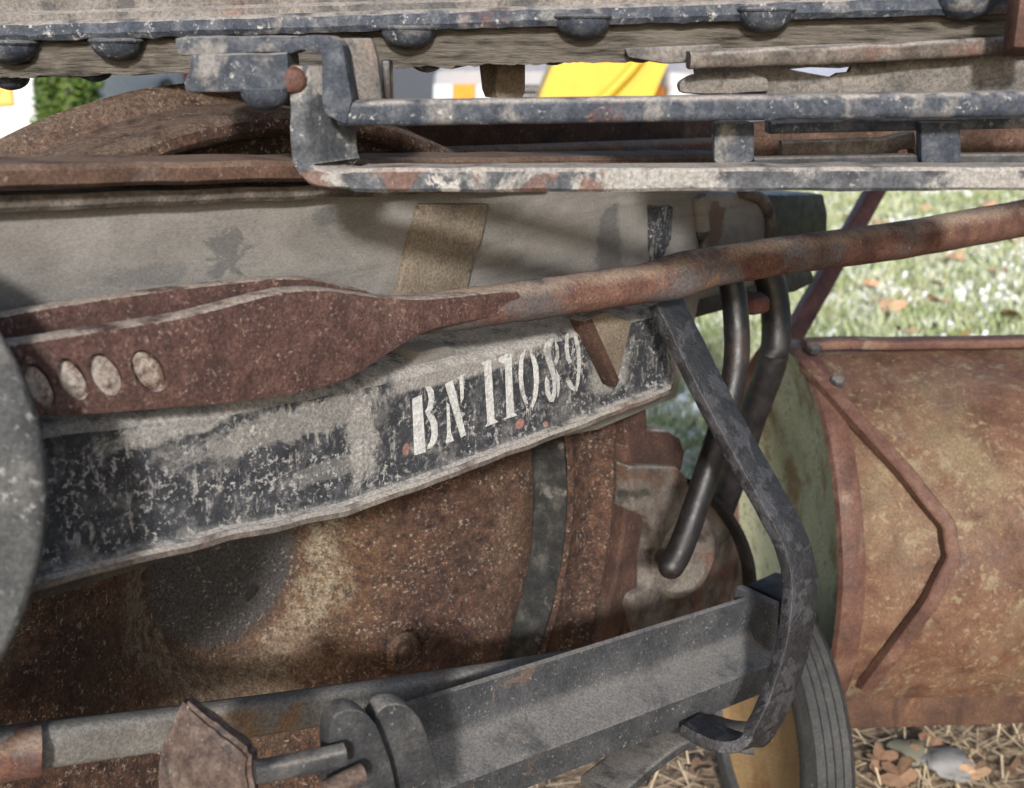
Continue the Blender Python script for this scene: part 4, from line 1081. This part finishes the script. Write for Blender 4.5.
def car(name, label, color, loc, rz, hood=0.95, roof=1.5, wid=1.8, length=4.5, van=False):
    t = bpy.data.objects.new(name, None); COL.objects.link(t); t['label'] = label; t['category'] = 'van' if van else 'car'
    t.location = loc; t.rotation_euler = (0, 0, rz); t['group'] = 'vehicles parked beyond the lawn'; t['origin'] = [0, 0, 0]
    h = wid / 2
    if van:
        prof = [(0.0, .35), (-0.03, .6), (0.05, .95), (0.55, 1.1), (1.2, roof), (length - .1, roof), (length, roof - .15), (length, .35)]
    else:
        prof = [(0.02, .28), (-0.03, .5), (0.0, .68), (0.08, hood - .1), (0.35, hood), (1.15, hood + .07), (1.95, roof - .06), (2.5, roof), (3.4, roof - .05), (length - .25, hood + .12), (length - .02, hood), (length + .02, .55), (length - .03, .28)]
    bm = bmesh.new(); rings = []
    for u, k in ((-1.0, 0.86), (-0.94, 0.96), (-0.8, 1.0), (0.8, 1.0), (0.94, 0.96), (1.0, 0.86)):
        ring = []
        for (y, z) in prof:
            wz = 1.0 - 0.16 * max(0, (z - hood) / (roof - hood)) * (0 if van else 1)
            yc = length / 2
            ring.append(bm.verts.new((u * h * wz, yc + (y - yc) * (k + (1 - k) * 0.6), 0.28 + (z - 0.28) * (k + (1 - k) * .55))))
        rings.append(ring)
    m = len(prof)
    for i in range(len(rings) - 1):
        for j in range(m): bm.faces.new((rings[i][j], rings[i][(j + 1) % m], rings[i + 1][(j + 1) % m], rings[i + 1][j]))
    bm.faces.new(rings[0]); bm.faces.new(rings[-1])
    part('body', bm, color, t, True)
    # windscreen and side windows
    if not van:
        bm = bmesh.new()
        bm.faces.new([bm.verts.new(p) for p in ((-h * .8, 1.2, hood + .09), (h * .8, 1.2, hood + .09), (h * .68, 1.9, roof - .09), (-h * .68, 1.9, roof - .09))])
        bmesh.ops.translate(bm, verts=bm.verts, vec=(0, -0.02, 0.03)); part('windscreen', bm, M['glass'], t)
        for sx in (-1, 1):
            bm = slab([Vector((sx * h * .94, 1.5, hood + .08)), Vector((sx * h * .94, 3.9, hood + .10)), Vector((sx * h * .85, 3.3, roof - .12)), Vector((sx * h * .85, 2.1, roof - .1))], Vector((sx * 0.03, 0, 0)), 0.01)
            part('side_window', bm, M['glass'], t)
    else:
        bm = bmesh.new(); bm.faces.new([bm.verts.new(p) for p in ((-h * .85, .6, 1.15), (h * .85, .6, 1.15), (h * .85, 1.15, roof - .1), (-h * .85, 1.15, roof - .1))])
        bmesh.ops.translate(bm, verts=bm.verts, vec=(0, -0.03, 0.02)); part('windscreen', bm, M['glass'], t)
    for sx in (-1, 1):
        for y in (0.85, length - 0.9):
            c = Vector((sx * (h - 0.1), y, 0.32))
            bm = lathe([(0, .09), (0.2, .09), (0.22, .115), (0.3, .115), (0.325, .08), (0.325, -.1), (0, -.1)], c, Vector((sx, 0, 0)), 36)
            w = part('wheel', bm, M['tyre'], t, True)
            bm = lathe([(0, .1), (0.05, .1), (0.19, .097), (0.205, .118), (0.19, .118)], c + Vector((sx * .002, 0, 0)), Vector((sx, 0, 0)), 24); sub('rim', bm, M['chrome'], w, True)
            bm = lathe([(0.33, .122), (0.40, .122), (0.40, .10), (0.33, .10)], c, Vector((sx, 0, 0)), 36); sub('wheel_arch', bm, M['blackplastic'], w, True)
        for u0, u1, nm_, mt_ in ((.40, .60, 'headlight', 'lamp'), (.605, .77, 'indicator', 'amber'), (.775, .93, 'headlight', 'lamp')):
            f_ = lambda u: -.06 + .10 * max(0, u - .5)
            bm = slab([Vector((sx * h * u0, f_(u0), .64)), Vector((sx * h * u1, f_(u1), .64)), Vector((sx * h * u1, f_(u1) + .02, .82)), Vector((sx * h * u0, f_(u0) + .02, .82))], Vector((0, .14, 0)), .01)
            part(nm_, bm, M[mt_], t)
        bm = slab([Vector((sx * h * .6, length + .035, .72)), Vector((sx * h * .93, length + .0, .72)), Vector((sx * h * .93, length, .9)), Vector((sx * h * .6, length + .03, .9))], Vector((0, -.06, 0)), .01)
        part('tail_light', bm, M['redlens'], t)
    bm = slab([Vector((x, -.05, z)) for x, z in ((-h * .38, .60), (h * .38, .60), (h * .38, .82), (-h * .38, .82))], Vector((0, .05, 0)), .01)
    g = part('grille', bm, M['blackplastic'], t)
    for k in range(5):
        bm = boxb(Vector((-h * .37, -.065, .62 + .042 * k)), Vector((wid * .37, 0, 0)), Vector((0, .02, 0)), Vector((0, 0, .012)), 0.003); sub('slat', bm, M['chrome'], g)
    bm = slab([Vector((x, -.06, z)) for x, z in ((-h * .9, .33), (h * .9, .33), (h * .92, .52), (-h * .92, .52))], Vector((0, .1, 0)), .03)
    part('bumper', bm, color, t)
    return t


def ground_x(px, y):
    return (px - 512) / FPX * (0.952 * y + 0.06)


car('parked_car', 'silver car facing the wagon, headlight seen under the sill', plain('silver_paint', (0.34, 0.325, 0.335), 0.35, var=0.03), (ground_x(556, 7.6), 7.3, 0.006), math.radians(-14), hood=1.0)
car('parked_car', 'white car at the far left above the wheel rim', plain('white_paint', (0.55, 0.55, 0.55), 0.35, var=0.03), (ground_x(-74, 8.4), 8.2, 0.006), math.radians(3), hood=1.0)
car('parked_car', 'dark grey car with red tail lights above the wheel rim', plain('grey_paint', (0.14, 0.15, 0.18), 0.35, var=0.05), (ground_x(175, 13.5), 17.3, 0.006), math.radians(174), roof=1.45, hood=1.0)
car('parked_van', 'blue grey van behind the yellow machine bucket', plain('blue_grey_paint', (0.15, 0.18, 0.26), 0.4, var=0.05), (ground_x(560, 11.2), 11.6, 0.006), math.radians(-90), roof=2.1, wid=2.0, length=5.2, van=True)

# yellow bucket
Y = plain('yellow_paint', (0.55, 0.37, 0.025), 0.45, var=0.08)
loc = Vector((ground_x(594, 6.2), 6.2, 0.0))
bk = bpy.data.objects.new('loader_bucket', None); COL.objects.link(bk); bk.location = loc; bk['origin'] = [0, 0, 0]
bk['label'] = 'bright yellow curved machine bucket parked before the vehicles'; bk['category'] = 'bucket'
pr = [(-0.20, 0.02), (-0.32, 0.12), (-0.36, 0.3), (-0.34, 0.55), (-0.30, 0.78), (-0.2, 1.02), (-0.1, 1.16)]
pr = smooth_path([Vector((a, 0, c)) for a, c in pr], 4)
b = bmesh.new(); R1 = []; R2 = []
for p in pr:
    R1.append((b.verts.new((p.x, 0, p.z)), b.verts.new((p.x + 0.62, 0.0, p.z)), b.verts.new((p.x + 0.62, 0.7, p.z)), b.verts.new((p.x, 0.7, p.z))))
for i in range(len(R1) - 1):
    for j in range(4): b.faces.new((R1[i][j], R1[i][(j + 1) % 4], R1[i + 1][(j + 1) % 4], R1[i + 1][j]))
b.faces.new(R1[0]); b.faces.new(R1[-1])
part('shell', b, Y, bk, True)
b = tube(smooth_path([Vector((-0.33, -0.02, 0.62)), Vector((-0.05, -0.03, 0.72)), Vector((0.2, -0.03, 0.95)), Vector((0.3, -0.03, 1.1))], 5), 0.03)
part('stiffener', b, Y, bk, True)
b = lathe([(0.03, 0.05), (0.085, 0.05), (0.09, 0.04), (0.09, -0.02), (0.03, -0.02), (0.03, 0.05)], Vector((0.13, -0.03, 0.66)), Vector((0, -1, 0)), 28)
part('pin_eye', b, Y, bk, True)

# shrub
sh = bpy.data.objects.new('shrub', None); COL.objects.link(sh); sh.location = (ground_x(66, 6.6), 6.6, 0); sh['origin'] = [0, 0, 0]
sh['label'] = 'green leafy shrub between the white and grey cars'; sh['category'] = 'shrub'
vs, fs = [], []
for _ in range(5000):
    a, u = random.uniform(0, 6.28), random.random() ** 0.4
    zz = random.uniform(0.12, 1.25); r = 0.19 * u * math.sin(math.pi * min(1, max(0.1, (zz + 0.1) / 1.5))) ** 0.5 * (1 + 0.35 * noise.noise(Vector((math.cos(a) * 2, math.sin(a) * 2, zz * 4))))
    p = Vector((r * math.cos(a), r * math.sin(a), zz)); q = Vector((random.gauss(0, 1), random.gauss(0, 1), random.gauss(0, 1))).normalized(); w = q.orthogonal().normalized()
    i = len(vs); s = random.uniform(.015, .032)
    vs += [p - q * s, p + w * s * .5, p + q * s, p - w * s * .5]; fs.append((i, i + 1, i + 2, i + 3))
me = bpy.data.meshes.new('crown'); me.from_pydata([tuple(v) for v in vs], [], fs)
me.materials.append(mat('shrub_leaf', [(0.3, (0.03, 0.065, 0.015)), (0.5, (0.07, 0.12, 0.025)), (0.7, (0.14, 0.19, 0.04))], 9, rough=0.6, bump=0))
o = bpy.data.objects.new('crown', me); COL.objects.link(o); o.parent = sh
b = bmesh.new()
for k in range(5):
    a = k * 1.256; tube([Vector((0, 0, 0)), Vector((.05 * math.cos(a), .05 * math.sin(a), .4)), Vector((.16 * math.cos(a), .16 * math.sin(a), 1.0))], 0.012, b, 8, ref=Vector((1, 0.2, 0)))
part('stem', b, M['old_wood'], sh)

for o in bpy.data.objects:
    if 'origin' in o: del o['origin']
